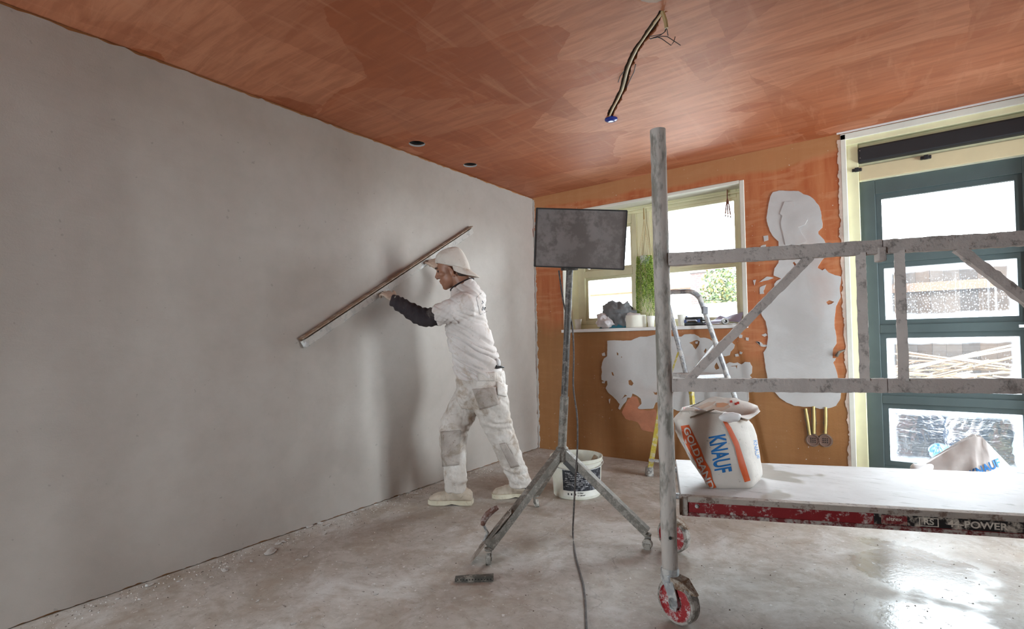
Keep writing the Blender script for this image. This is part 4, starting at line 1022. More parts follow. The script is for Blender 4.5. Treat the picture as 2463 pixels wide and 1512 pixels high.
# hands: palm, four jointed fingers, thumb from the side of the palm
def hand(wr, u, w, v, sc=1., curl=(.5, .7, .5), thumb=(.6, .5), spread=.10):
    """u to the knuckles, w out of the palm, v to the thumb side"""
    u = u.normalized(); w = (w-u*w.dot(u)).normalized(); v = (v-u*v.dot(u)-w*v.dot(w)).normalized()
    L = .088*sc
    body.loft([[wr+v*(a*.026)+w*(b*.017) for a, b in OCT], [wr+u*L*.35+v*(a*.036)+w*(b*.016) for a, b in OCT], [wr+u*L*.85+v*(a*.041)+w*(b*.0135) for a, b in OCT], [wr+u*L*1.03+v*(a*.039)+w*(b*.010) for a, b in OCT]])
    for k, (len_, off) in enumerate(((.072, .030), (.080, .010), (.075, -.011), (.058, -.031))):
        p = wr+u*(L*(.96-.05*abs(k-1)))+v*off; ang = -(k-1.2)*spread; d = (u*math.cos(ang)+v*math.sin(ang)).normalized()
        pts = [p-d*.02, p]; a = 0.
        for seg_, c in zip((.46, .30, .24), curl):
            a += c; q = pts[-1]+(d*math.cos(a)+w*math.sin(a))*(len_*seg_*sc); pts.append(q)
        body.tube(smooth_path(pts, 3), [.0095-.0028*i/(3*(len(pts)-1)) for i in range(3*(len(pts)-1)+1)], 10); body.ell(pts[-1], (V((.0068, 0, 0)), V((0, .0068, 0)), V((0, 0, .0068))), 10, 6)
    p = wr+u*(L*.38)+v*.026; a, b = thumb
    d = (u*math.cos(a)+v*math.sin(a)).normalized(); d2 = (d*math.cos(b)+w*math.sin(b)).normalized()
    pts = [p-d*.015, p+d*.012, p+d*.046, p+d*.046+d2*.030, p+d*.046+d2*.048]
    body.tube(smooth_path(pts, 3), [.0145-.0065*i/12 for i in range(13)], 10); body.ell(pts[-1], (V((.0080, 0, 0)), V((0, .0080, 0)), V((0, 0, .0080))), 10, 6)
OCT = [(math.cos(2*PI*k/12), math.sin(2*PI*k/12)) for k in range(12)]
uL = at(916, 693, 3.500)-J['wrL']
hand(J['wrL'], uL, V((-1, .15, -.25)), bn+bd*.3, 1., (.30, .90, .9), (.62, .35))
uR = at(1036, 612, 3.86)-J['wrR']
hand(J['wrR'], uR, V((-.75, .60, -.3)), -bd*.9+bn*.3, 1., (.85, 1.1, .8), (.6, .5))
bme = remeshed(body, .0042, 5)
bo = link_mesh('body', bme, [M_SKIN, M_DUST], man)
hl, hr = J['wrL']+uL.normalized()*.06, J['wrR']+uR.normalized()*.06
for p in bme.polygons:
    c = p.center
    if (c-hl).length < .13 or (c-hr).length < .13: p.material_index = 1
# face details
for s_ in (-1, 1):
    MB().ell(hd_(s_*.031, .083, .006), (hv(.012, 0, 0), hv(0, .010, 0), hv(0, 0, .0075)), 14, 10).build('eye', plain('eye_dark', (.05, .035, .03), .3), man, True)
    MB().tube([hd_(s_*.014, .098, .026), hd_(s_*.032, .098, .032), hd_(s_*.050, .085, .026)], [.004, .005, .003], 8).build('eyebrow', plain('dark_hair', (.03, .022, .018), .8), man, True)
hr_ = MB()
for k in range(9):
    t = k/8; hr_.ell(hd_(0, -.062+.008*t, -.055+.085*t), (hv(.068+.006*t, 0, 0), hv(0, .040+.012*t, 0), hv(0, 0, .020)), 20, 8)
link_mesh('hair', remeshed(hr_, .006, 2), plain('short_hair', (.045, .032, .026), .85, bump=.6, bscale=160), man)

# cap worn back to front
cp_ = MB(); rows = []
for i in range(13):
    t = i/12; row = []
    for k in range(40):
        a = 2*PI*k/40; cy_, cx_ = math.cos(a), math.sin(a)
        zb = .068-.110*(1-cy_)/2                 # band: high on the forehead, low at the nape
        hgt = .140-.004*cy_
        ph = t*PI/2
        r_ = math.cos(ph)**.50 if t < 1 else 0.
        x = .088*r_*cx_; y = -.012+.108*r_*cy_; z = zb+(hgt-zb)*math.sin(ph)**1.0
        p = hd_(x, y, z); d = hv(cx_, cy_, .3)
        row.append(p+d*(.004*noise.noise(p*22)+.002*noise.noise(p*70)))
    rows.append(row)
rows[-1] = [hd_(0, -.012, .141)+(p-hd_(0, -.012, .141))*.02 for p in rows[-2]]
co_ = MB().loft(rows, False, True).build('cap', M_CAP, man, True, 180, recalc=True)
so = co_.modifiers.new('t', 'SOLIDIFY'); so.thickness = .004; so.offset = -1
vs, fs = [], []
for j in range(9):
    t = j/8
    for k in range(17):
        a = PI*(.5-.46+.92*k/16)                    # half ring round the nape
        cx_, cy_ = math.cos(a), -math.sin(a)
        base = hd_(.086*cx_, -.012+.106*cy_, .068-.110*(1-cy_)/2+.006)
        dr_ = hv(cx_*.10, cy_*.66, -.75-.06*t); L_ = .074*math.sin(a)**.6
        p = base+dr_*(L_*t)+hv(0, 0, -.020*(abs(cx_))**2*t)
        vs.append(p)
fs = [(j*17+k, j*17+k+1, (j+1)*17+k+1, (j+1)*17+k) for j in range(8) for k in range(16)]
bl_ = MB().add(vs, fs).build('bill', M_CAP, co_, True, 180, recalc=False)
so = bl_.modifiers.new('t', 'SOLIDIFY'); so.thickness = .005; so.offset = 0

# ---- shirt
def crumple(me, fn):
    n = [v.normal.copy() for v in me.vertices]
    for v, nn in zip(me.vertices, n): v.co = v.co+nn*fn(v.co)
    me.update()
sh = MB()
def tor(px, py, half, lat, d=3.43, tilt=0., pw=2.2): a = half*d/FL; return ring(at(px, py, d), math.sqrt(max(a*a-(lat*.26)**2, 1e-4))/.966, lat, 32, tilt=tilt, pw=pw)
sh.loft([tor(1157, 912, 56, .185, tilt=.06), tor(1154, 900, 57, .186, tilt=.06), tor(1148, 880, 58, .186), tor(1141, 852, 58, .185), tor(1131, 815, 55, .185), tor(1124, 780, 51, .19), tor(1122, 750, 47, .195), tor(1122, 730, 43, .188, tilt=-.12), tor(1121, 716, 40, .165, tilt=-.25), tor(1118, 704, 35, .125, tilt=-.42), tor(1114, 692, 30, .088, tilt=-.54), tor(1112, 685, 28, .076, tilt=-.56)])
sh.tube([at(1132, 726, 3.36), at(1116, 736, 3.28), at(1088, 748, 3.25), at(1053, 758, 3.285)], [.088, .094, .085, .074], 20, flat=1.)
sh.tube([at(1135, 722, 3.52), at(1142, 722, 3.62), at(1128, 705, 3.70)], [.088, .088, .070], 20)
shm = remeshed(sh, .0065, 6)
def folds(p):
    q = p; w_ = V((noise.noise(q*5), noise.noise(q*5+V((9, 0, 0))), noise.noise(q*5+V((0, 9, 0)))))*.035
    s1 = (q+w_).dot(V((CR.x*.50, CR.y*.50, .866)))          # creases falling from the chest to the small of the back
    low = max(0., min(1., 1-(p.z-.86)/.42))
    g = abs(noise.noise(V((s1*26, q.dot(CR)*3.2, 1.7))))
    f = -.034*max(0., .22-g)/.22*(.35+.9*low)*(.5+.5*noise.noise(q*3+V((4, 0, 0))))
    f += .007*noise.noise(q*7)
    if p.z > 1.17:
        s2 = (q+w_*.5).dot(V((CR.x*.75, CR.y*.75, -.66))); g2 = abs(noise.noise(V((s2*34, q.dot(V((.5, .5, .7)))*4, 6.))))
        f -= .008*max(0., .2-g2)/.2*max(0, noise.noise(q*4)+.45)
    return f
crumple(shm, folds)
sho = link_mesh('shirt', shm, M_SHIRT, man)
stree = bvh_of(shm)
ca, cb_ = at(1085, 699, 3.45), at(1138, 669, 3.45)
MB().tube([(ca+cb_)/2+(cb_-ca)*.5*math.cos(2*PI*k/32)+LAT*(.068*math.sin(2*PI*k/32)) for k in range(33)], .0045, 8).build('collar', M_SLEEVE, man, True)
# printed badge on the back of the shirt
def onshirt(name, pts_faces, mat, off=.003):
    vs, fs = pts_faces; me = MB().add([at(x, y, 3.3) for x, y in vs], fs).mesh(name, [], recalc=False)
    for v in me.vertices:
        d = (v.co-CAM).normalized(); h = stree.ray_cast(CAM, d, 6); v.co = h[0]-d*off if h[0] is not None else v.co
    return link_mesh(name, me, mat, sho, False)
M_INK = plain('black_ink', (.03, .03, .04), .7)
def line2(p, q, w=.5, n=6):
    dx_, dy_ = q[0]-p[0], q[1]-p[1]; l = math.hypot(dx_, dy_); nx, ny = -dy_/l*w, dx_/l*w
    vs = []
    for i in range(n+1):
        x, y = p[0]+dx_*i/n, p[1]+dy_*i/n; vs += [(x+nx, y+ny), (x-nx, y-ny)]
    return vs, [(2*i, 2*i+2, 2*i+3, 2*i+1) for i in range(n)]
for p, q in (((1146, 716), (1158, 704)), ((1146, 716), (1155, 757)), ((1155, 757), (1172, 748))): onshirt('badge_outline', line2(p, q, .32), M_INK)
def shirt_text(txt, x, y, size):
    me = text_mesh(txt, size, .3, 0); a = math.radians(-12)
    for v in me.vertices:
        vx, vy = v.co.x*.62, v.co.y; px, py = x+vx*math.cos(a)+vy*.22, y-vy+vx*math.sin(a)
        d = (at(px, py, 3.3)-CAM).normalized(); h = stree.ray_cast(CAM, d, 6); v.co = h[0]-d*.003 if h[0] is not None else at(px, py, 3.45)
    link_mesh('lettering', me, M_INK, sho, False)
shirt_text('St', 1162, 726, 15); shirt_text('be', 1164, 741, 15)
# dark undershirt sleeves
for nm, pts, rr in (('undersleeve', [at(1075, 752, 3.26), at(1052, 760, 3.285), at(1022, 763, 3.31), at(996, 752, 3.35), at(968, 735, 3.40), at(948, 722, 3.445)], [.046, .058, .060, .055, .048, .041]),
                    ('undersleeve', [at(1128, 705, 3.70), J['elR'], at(1070, 655, 3.80)], [.056, .050, .038])):
    m = MB().tube(smooth_path(pts, 8), [rr[min(i//8, len(rr)-2)]+(rr[min(i//8+1, len(rr)-1)]-rr[min(i//8, len(rr)-2)])*((i % 8)/8 if i//8 < len(rr)-1 else 1) for i in range(8*(len(pts)-1)+1)], 28)
    me = m.mesh('us', [], True)
    crumple(me, lambda p: .006*noise.noise(p*26)+.004*math.sin(p.dot(CR)*150+3*noise.noise(p*12)))
    link_mesh(nm, me, M_SLEEVE, man)
MB().tube([at(958, 728, 3.43), at(953, 724, 3.437), at(947, 720, 3.445)], [.039, .041, .034], 20).build('cuff', plain('grey_cuff', (.27, .25, .22), .85), man, True)

# ---- trousers
tr = MB()
def leg_ring(px, py, half, d, fw=1.0):
    a = half*d/FL; return ring(at(px, py, d), a, a*fw, 26, f=-CR.copy(), l=-CF.copy(), pw=2.3)
tr.loft([tor(1157, 893, 54, .165), tor(1156, 905, 57, .175), tor(1158, 930, 60, .182), tor(1156, 955, 58, .178), tor(1152, 978, 44, .13)])
tr.loft([leg_ring(1146, 925, 40, 3.51), leg_ring(1128, 960, 44, 3.51), leg_ring(1105, 1000, 41, 3.48), leg_ring(1092, 1035, 35, 3.45), leg_ring(1090, 1060, 32.5, 3.44), leg_ring(1092, 1100, 30, 3.425), leg_ring(1095, 1135, 26.5, 3.41), leg_ring(1096, 1172, 25.5, 3.40), leg_ring(1096, 1180, 25, 3.40)])
tr.loft([leg_ring(1170, 925, 44, 3.36), leg_ring(1178, 965, 46, 3.35), leg_ring(1188, 1000, 40, 3.37), leg_ring(1200, 1035, 36.5, 3.39), leg_ring(1213, 1065, 33, 3.41), leg_ring(1230, 1105, 30, 3.44), leg_ring(1246, 1142, 28.5, 3.46), leg_ring(1252, 1160, 27, 3.47), leg_ring(1254, 1168, 25, 3.47)])
trm = remeshed(tr, .0065, 6)
def tfold(p):
    f = .008*noise.noise(p*14)+.005*noise.noise(p*28+V((4, 0, 0)))+.0025*noise.noise(p*70)
    u = p.z+.25*p.dot(CR)+.02*noise.noise(p*9)
    for zc, am in ((.50, .005), (.15, .006), (.80, .004)):
        f += am*math.exp(-((p.z-zc)/.10)**2)*math.sin(u*95+5*noise.noise(p*9))*(.5+noise.noise(p*11+V((7, 0, 0))))
    return f
crumple(trm, tfold)
tro = link_mesh('trousers', trm, M_TROU, man)
ttree = bvh_of(trm)
def ontrou(name, quadpx, mat, off=.006, thick=.007, n=10):
    """a pocket laid on the cloth: corners in the photo, clockwise from top left"""
    a, b, c, d = [V(x) for x in quadpx]; vs = []; ok = True
    for r in range(n+1):
        for k in range(n+1):
            u, w = k/n, r/n; q = (a*(1-u)+b*u)*(1-w)+(d*(1-u)+c*u)*w
            dr_ = (at(q.x, q.y, 3.4)-CAM).normalized(); h = ttree.ray_cast(CAM, dr_, 6)
            p = h[0]-dr_*off if h[0] is not None else at(q.x, q.y, 3.40)
            vs.append(p)
    fs = [(r*(n+1)+k, r*(n+1)+k+1, (r+1)*(n+1)+k+1, (r+1)*(n+1)+k) for r in range(n) for k in range(n)]
    o = MB().add(vs, fs).build(name, mat, tro, True, 180, recalc=False)
    s_ = o.modifiers.new('t', 'SOLIDIFY'); s_.thickness = thick; s_.offset = 0; return o
zt = lambda x, y: (980+x/3.78, 840+y/3.78)
ontrou('knee_pocket', [zt(302, 745), zt(488, 735), zt(470, 1050), zt(320, 1065)], M_TROUD)
ontrou('knee_pocket', [zt(835, 860), zt(890, 850), zt(1020, 1060), zt(940, 1075)], M_TROUD)
ontrou('pocket_flap', [zt(640, 215), zt(800, 210), zt(800, 285), zt(640, 285)], M_TROU)
ontrou('thigh_pocket', [zt(590, 360), zt(800, 345), zt(830, 500), zt(660, 545)], M_TROUD)
ontrou('back_pocket', [zt(815, 290), zt(905, 330), zt(895, 430), zt(820, 410)], M_TROU, .008, .012)
MB().tube([at(1190, 876, 3.35), at(1196, 884, 3.33), at(1204, 882, 3.34), at(1212, 883, 3.36)], [.006, .010, .009, .004], 8).build('belt_clip', M_BLACK, man, True)
MB().ell(at(1196, 872, 3.36), (CR*.022, CF*.018, CU*.028), 14, 10).xf(lambda v: v+V((0, 0, .006))*noise.noise(v*50)).build('rag', plain('white_rag', (.74, .72, .71), .8), man, True)
MB().tube([at(1250, 1163, 3.47), at(1262, 1163, 3.46), at(1274, 1158, 3.46)], [.034, .036, .030], 12).build('sock', plain('navy_sock', (.012, .018, .05), .9), man, True)

# ---- shoes
def shoe(toe, heel, topc, rtop):
    toe, heel = V(toe), V(heel); d = (toe-heel); d.z = 0; L = d.length; d.normalize(); s_ = V((-d.y, d.x, 0)); R_ = []
    prof = [(.0, .034, .060), (.06, .040, .078), (.22, .041, .092), (.42, .041, .085), (.60, .046, .066), (.78, .049, .056), (.92, .041, .044), (1.0, .018, .026)]
    for u, w, h in prof:
        c = heel+d*(L*u); R_.append([c+s_*(w*math.cos(2*PI*k/20))*(1 if math.sin(2*PI*k/20) < .2 else .92)+V((0, 0, .020+h*.5+h*.5*(math.copysign(abs(math.sin(2*PI*k/20))**.7, math.sin(2*PI*k/20))))) for k in range(20)])
    m = MB().loft(R_); m.tube([heel+d*(L*.22)+V((0, 0, .06)), topc], [.052, rtop], 18)
    me = remeshed(m, .005, 5); crumple(me, lambda p: .003*noise.noise(p*35)+.0015*math.sin((p-heel).dot(d)*180)*(1 if .4 < (p-heel).dot(d)/L < .75 else .1))
    o = link_mesh('shoe', me, M_SHOE, man)
    sl = [(-.012, .036), (.05, .043), (.25, .042), (.45, .038), (.62, .046), (.80, .050), (.95, .040), (1.03, .018)]
    lo = MB(); R_ = []
    outl = [heel+d*(L*u)+s_*w for u, w in sl]+[heel+d*(L*u)-s_*w for u, w in reversed(sl)]
    arch = [0 if not .26 < ((p-heel).dot(d)/L) < .56 else .008 for p in outl]
    lo.loft([[p+V((0, 0, .001+a)) for p, a in zip(outl, arch)], [p*1.0+V((0, 0, .020)) for p in outl], [p+V((0, 0, .032)) for p in outl]])
    lo.build('sole', M_SOLE, o, True, 50, bevel=.003)
    return o
shoe(onz(1034, 1211, 0), onz(1136, 1212, 0), at(1096, 1172, 3.40), .058)
shoe(onz(1186, 1197, 0), onz(1282, 1193, 0), at(1252, 1160, 3.47), .056)

# ================================================================== step ladder under the window
M_ALU = splattered('plastered_aluminium', (.34, .34, .36), (.62, .59, .56), .45, 20, .45, .6)
M_YEL = splattered('yellow_ladder_leg', (.55, .42, .05), (.55, .50, .36), .35, 30, .6)
ld = thing('step_ladder', onz(1640, 1150, 0), 'plaster-spattered aluminium step ladder with hoop top standing under the window', 'ladder')
A1, B1 = at(1690, 735, 3.74), at(1752, 910, 3.76); A2, B2 = at(1613, 755, 3.93), at(1648, 890, 3.95)
def to_floor(a, b, z=.012): d = b-a; return a+d*((z-a.z)/d.z)
F1, F2 = to_floor(A1, B1), to_floor(A2, B2)
hp_ = smooth_path([F2, (F2+B2)/2, B2, A2, at(1604, 716, 3.92), at(1612, 703, 3.90), at(1636, 701, 3.83), at(1662, 701, 3.76), at(1680, 713, 3.745), A1, B1, (F1+B1)/2, F1], 6)
MB().tube(hp_, .0185, 14, jit=.0008).build('hoop_frame', M_ALU, ld, True)
pz = [at(1618, 896, 3.96), at(1683, 889, 4.02), at(1744, 900, 3.76), at(1668, 906, 3.68)]
for p in pz: p.z = .785
MB().loft([[p+V((0, 0, -.028)) for p in pz], pz]).build('platform', splattered('white_tread', (.52, .52, .54), (.66, .65, .65), .6, 18, .5, .2), ld, bevel=.004)
for u in (.42, .72):
    a, b = B1+(F1-B1)*u, B2+(F2-B2)*u
    MB().bar(a, b, .075, .022).build('tread', M_ALU, ld, bevel=.003)
MB().box((-.020, -.018, -.026), (.020, .018, .026), frame_of(at(1695, 746, 3.73), CR, CF)).build('hinge_block', plain('grey_hinge', (.20, .20, .22), .6), ld, bevel=.006)
ft = onz(1562, 1137, .02); ft2 = ft+(F1-F2)
for t_, f_ in ((at(1602, 900, 3.97), ft), (at(1660, 902, 3.74), ft2)):
    lg = MB().bar(t_, f_, .022, .036, n=30, jit=.001).build('rear_leg', M_YEL, ld)
    MB().tube([f_+V((0, 0, .045)), f_+V((0, 0, -.018))], [.030, .034], 12).build('foot', splattered('dusty_foot', (.18, .17, .16), (.5, .47, .43), .6, 30, .8), ld, True)
MB().bar(ft+V((0, 0, .10)), ft2+V((0, 0, .10)), .02, .02).build('brace', M_ALU, ld)
MB().bar(at(1722, 822, 3.755), at(1662, 896, 3.72), .008, .014).build('stay', M_ALU, ld)
MB().bar(at(1632, 846, 3.94), at(1614, 899, 3.97), .008, .012).build('stay', M_YEL, ld)

# ================================================================== things on the window sill
ZS = 1.1455
def cup(px, py, label, r=.034, h=.095, stick=False, mat=None):
    b = onz(px, py, ZS); b.y = min(max(b.y, YB+.02), YW-.075)
    b = ony(px, py, b.y); b.z = ZS
    m = MB().lathe([(.001, .001), (r*.72, .001), (r*.74, .004), (r, h-.004), (r+.003, h-.004), (r+.003, h), (r-.002, h), (r*.68, .006), (.001, .006)], b, 24)
    o = m.build('plastic_cup', mat or plain('white_cup', (.74, .72, .64), .4), None, True); tag(o, label, 'cup')
    if stick: tag(MB().tube([b+V((-.010, 0, .01)), b+V((.020, 0, .115)), b+V((.027, 0, .150))], .0028, 6).build('stirrer', plain('grey_stick', (.25, .25, .25), .5), None, True), 'thin grey stirrer standing in the cup behind the ladder hoop', 'stirrer')
    return o
cup(1391, 794, 'white plastic cup alone beside the window reveal')
cup(1566, 786, 'white plastic cup beneath the trailing green plant'); cup(1640, 782, 'white plastic cup with a stirrer behind the step ladder', stick=True)
def heap(name, c, ax, mat, label, cat, amp=.03, fr=14, seed=0., flat=True):
    c = V(c); m = MB().ell(c, ax, 56, 36)
    def f(v):
        d = (v-c); L = d.length or 1; n_ = d/L
        w_ = V((noise.noise(v*fr*.8), noise.noise(v*fr*.8+V((5, 0, 0))), noise.noise(v*fr*.8+V((0, 5, 0)))))*.03; u_ = v+w_
        k = amp*(.7*noise.noise(v*fr*.6+V((seed, 0, 0)))+.75*(max(0., .30-abs(noise.noise(u_*fr*.75+V((0, seed, 0)))))/.30)**1.5+.35*(max(0., .25-abs(noise.noise(u_*fr*1.7+V((3, seed, 0)))))/.25)**1.5-.3)
        p = v+n_*k
        if flat and p.z < ZS+.001: p.z = ZS+.001
        return p
    return tag(m.xf(f).build(name, mat, None, True, 180), label, cat)
yc = YB+.045
def hx(px, py, y=None): p = ony(px, py, y or yc); return p
c = hx(1487, 760, yc+.02); c.z = ZS+.085
heap('grey_jacket', c, ((.175, 0, -.02), (0, .072, 0), (.02, 0, .135)), plain('grey_fabric', (.17, .175, .18), .9, bump=.5, bscale=30, var=.25, vscale=16), 'crumpled grey jacket heaped on the window sill', 'jacket', .045, 11, 2)
c = hx(1458, 774, yc-.03); c.z = ZS+.055
heap('white_cloth', c, ((.080, 0, -.02), (0, .055, 0), (0, 0, .062)), plain('white_cotton', (.62, .58, .58), .9, bump=.4, bscale=30, var=.1), 'crumpled white cloth under the grey jacket', 'cloth', .03, 18, 5)
c = hx(1522, 768, yc-.005); c.z = ZS+.070
heap('white_towel', c, ((.085, 0, 0), (0, .05, 0), (0, 0, .060)), plain('white_cotton', (.62, .58, .58), .9), 'bright white towel beside the paper roll', 'towel', .02, 12, 8)
c = hx(1478, 786, yc-.055); 
ws = [hx(1438, 790, YB-.010), hx(1505, 788, YB-.015), hx(1503, 770, YB+.0), hx(1470, 776, YB+.0)]
for w in ws[:2]: w.z = ZS+.001
tag(MB().loft([ws, [w+V((0, .045, 0)) for w in ws]]).build('teal_bag', plain('teal_fabric', (.006, .15, .21), .55, bump=.3, bscale=18, var=.2), None, True, 40, bevel=.006), 'folded teal bag lying before the heap of clothes', 'bag')
rp = hx(1530, 788, YB+.045); rp.z = ZS
rl = thing('paper_roll', rp, 'thick white paper roll standing on the window sill', 'roll')
MB().lathe([(.024, .0), (.085, .0), (.088, .004), (.088, .104), (.085, .108), (.024, .108)], rp, 40, caps=(False, False)).build('paper', plain('roll_paper', (.72, .69, .60), .7, var=.04), rl, True)
MB().lathe([(.024, .001), (.024, .107), (.021, .107), (.021, .001)], rp, 24, caps=(False, False)).build('core', plain('card_core', (.32, .22, .13), .8), rl, True)
# black case
kp = hx(1669, 784, YB+.06); kp.z = ZS
kc = thing('tool_case', kp, 'small black tool case lying behind the step ladder', 'case')
MB().box((kp.x-.085, kp.y-.05, ZS+.001), (kp.x+.085, kp.y+.05, ZS+.034)).build('case_base', M_BLACK, kc, bevel=.008); MB().box((kp.x-.083, kp.y-.048, ZS+.038), (kp.x+.083, kp.y+.048, ZS+.072)).build('case_lid', M_BLACK, kc, bevel=.008)
MB().tube([(kp.x-.04, kp.y-.050, ZS+.036), (kp.x-.035, kp.y-.068, ZS+.044), (kp.x+.035, kp.y-.068, ZS+.044), (kp.x+.04, kp.y-.050, ZS+.036)], .006, 8).build('case_handle', plain('pale_grip', (.45, .47, .55), .5), kc, True)
for x in (-.055, .055): MB().box((kp.x+x-.010, kp.y-.055, ZS+.026), (kp.x+x+.010, kp.y-.048, ZS+.050)).build('latch', plain('blue_latch', (.05, .08, .25), .5), kc)
MB().box((kp.x-.075, kp.y-.015, ZS+.070), (kp.x-.050, kp.y+.015, ZS+.084)).build('label_tab', plain('blue_latch', (.05, .08, .25), .5), kc)
# folded papers and a roll of net tape
pp = hx(1738, 782, YB+.06); pp.z = ZS
def sheet(name, pts, label, mat):
    me = MB().add(pts, [(0, 1, 2, 3)]).mesh(name, [], recalc=False)
    bm = bmesh.new(); bm.from_mesh(me); bmesh.ops.subdivide_edges(bm, edges=bm.edges, cuts=7, use_grid_fill=True)
    for v in bm.verts: v.co.z += .012*noise.noise(v.co*16)+.004
    bm.to_mesh(me); bm.free(); o = link_mesh(name, me, mat, None); s_ = o.modifiers.new('t', 'SOLIDIFY'); s_.thickness = .0015
    return tag(o, label, 'paper', 'loose papers on the sill')
M_LIL = plain('lilac_paper', (.46, .44, .60), .7, var=.08)
sheet('folded_paper', [pp+V((-.13, -.05, .006)), pp+V((.05, -.06, .018)), pp+V((.06, .05, .055)), pp+V((-.03, .06, .070))], 'lilac folded paper tented on the sill beside the tool case', M_LIL)
sheet('folded_paper', [pp+V((.0, -.02, .030)), pp+V((.14, -.03, .020)), pp+V((.15, .05, .095)), pp+V((.02, .06, .062))], 'lilac paper with one corner lifted against the pane', M_LIL)
sheet('folded_paper', [pp+V((-.11, -.075, .004)), pp+V((.12, -.08, .004)), pp+V((.12, .0, .010)), pp+V((-.10, .0, .008))], 'brownish paper lying flat under the lilac sheets', plain('brown_paper', (.36, .29, .24), .7))
tr_ = pp+V((.035, -.070, .026))
tp = thing('tape_roll', tr_, 'small grey roll of tape on the papers', 'roll')
Mr = Matrix.Translation(tr_) @ Matrix.Rotation(PI/2, 4, 'X') @ Matrix.Rotation(.5, 4, 'Y')
MB().lathe([(.012, -.02), (.024, -.02), (.024, .02), (.012, .02)], M=Mr, seg=24, caps=(False, False)).build('tape', plain('grey_tape', (.30, .29, .27), .6, bump=.4), tp, True)
MB().lathe([(.012, -.02), (.012, .02), (.010, .02), (.010, -.02)], M=Mr, seg=20, caps=(False, False)).build('core', M_DARK, tp, True)

# hanging plant in a knotted cord holder
hk = ony(1548, 500, YB+.105); pot = ony(1551, 625, YB+.105)
pt_ = thing('hanging_plant', pot, 'trailing green plant in a grey pot hung from knotted cords', 'plant')
MB().lathe([(.002, -.040), (.034, -.040), (.043, .0), (.046, .036), (.041, .036), (.038, .0), (.002, -.01)], pot, 28).build('pot', plain('grey_pot', (.52, .52, .49), .6, var=.1), pt_, True)
M_CORD = plain('natural_cord', (.56, .45, .25), .9)
kn = hk+V((.001, 0, -.10))
MB().tube([hk, kn], [.0035, .007], 8).build('cord_head', plain('brown_cord', (.34, .22, .08), .9), pt_, True)
for k in range(4):
    a = PI/4+k*PI/2; rim_ = pot+V((.060*math.cos(a), .045*math.sin(a), .03)); low = pot+V((.02*math.cos(a), .02*math.sin(a), -.046))
    cs = MB().tube([kn, kn+(rim_-kn)*.6, rim_, low], .0028, 6).build('cord', M_CORD, pt_, True)
    for q in range(6):
        p = kn+(rim_-kn)*(.42+.065*q); MB().ell(p, (V((.0045, 0, 0)), V((0, .0045, 0)), V((0, 0, .0035))), 8, 6).build('bead', M_CORD, cs, True)
MB().tube([pot+V((0, -.02, -.046)), pot+V((.006, -.03, -.10)), pot+V((.035, -.03, -.22))], [.006, .009, .002], 8).build('cord_tassel', M_CORD, pt_, True)
gm = MB(); rg = random.Random(11)
for k in range(95):
    a = rg.uniform(0, 2*PI); x0 = .050*math.cos(a); y0 = .028*math.sin(a)-.012; L_ = rg.uniform(.30, .545) if rg.random() < .8 else rg.uniform(.12, .3)
    n_ = int(L_/.0125); ph = rg.uniform(0, 6)
    for j in range(n_):
        z_ = .030-L_*j/n_; s_ = 1.0+.25*min(1, j*.05)
        c = pot+V((x0*s_*1.25+.006*math.sin(j*.9+ph), y0+.006*math.cos(j*.7+ph), z_)); r_ = rg.uniform(.0042, .0062)
        o = len(gm.v); gm.v += [c+V((r_, 0, 0)), c+V((-r_, 0, 0)), c+V((0, r_, 0)), c+V((0, -r_, 0)), c+V((0, 0, r_)), c+V((0, 0, -r_))]
        gm.f += [(o+a_, o+b_, o+c_) for a_, b_, c_ in ((0, 2, 4), (2, 1, 4), (1, 3, 4), (3, 0, 4), (2, 0, 5), (1, 2, 5), (3, 1, 5), (0, 3, 5))]; gm.mi += [rg.randint(0, 2)]*8
st_ = gm.build('trailing_stems', [plain('leaf_green', (.24, .36, .04), .5, var=.2), plain('leaf_lime', (.36, .47, .08), .5, var=.2), plain('leaf_deep', (.12, .22, .02), .5, var=.2)], pt_, True, 180, recalc=False); st_['kind'] = 'stuff'
# tassel ornament on the rail
oh = ony(1749, 462, YW-.04)
om = thing('tassel_ornament', oh, 'small brown tassel ornament hanging from the curtain rail', 'ornament')
MB().tube([oh+V((0, 0, .02)), oh+V((0, 0, -.05))], .004, 8).build('loop', plain('brown_thread', (.22, .08, .05), .8), om, True)
for k, dx_ in enumerate((-.018, 0, .020)):
    t_ = MB().tube([oh+V((0, 0, -.045)), oh+V((dx_*.5, 0, -.10)), oh+V((dx_, 0, -.17-.008*k))], [.0035, .0045, .005], 8).build('tassel', plain('brown_thread', (.22, .08, .05), .8), om, True)
    MB().ell(oh+V((dx_, 0, -.185-.008*k)), (V((.006, 0, 0)), V((0, .006, 0)), V((0, 0, .012))), 10, 8).build('bell', plain('silver_bell', (.6, .6, .62), .3, 1.), t_, True)

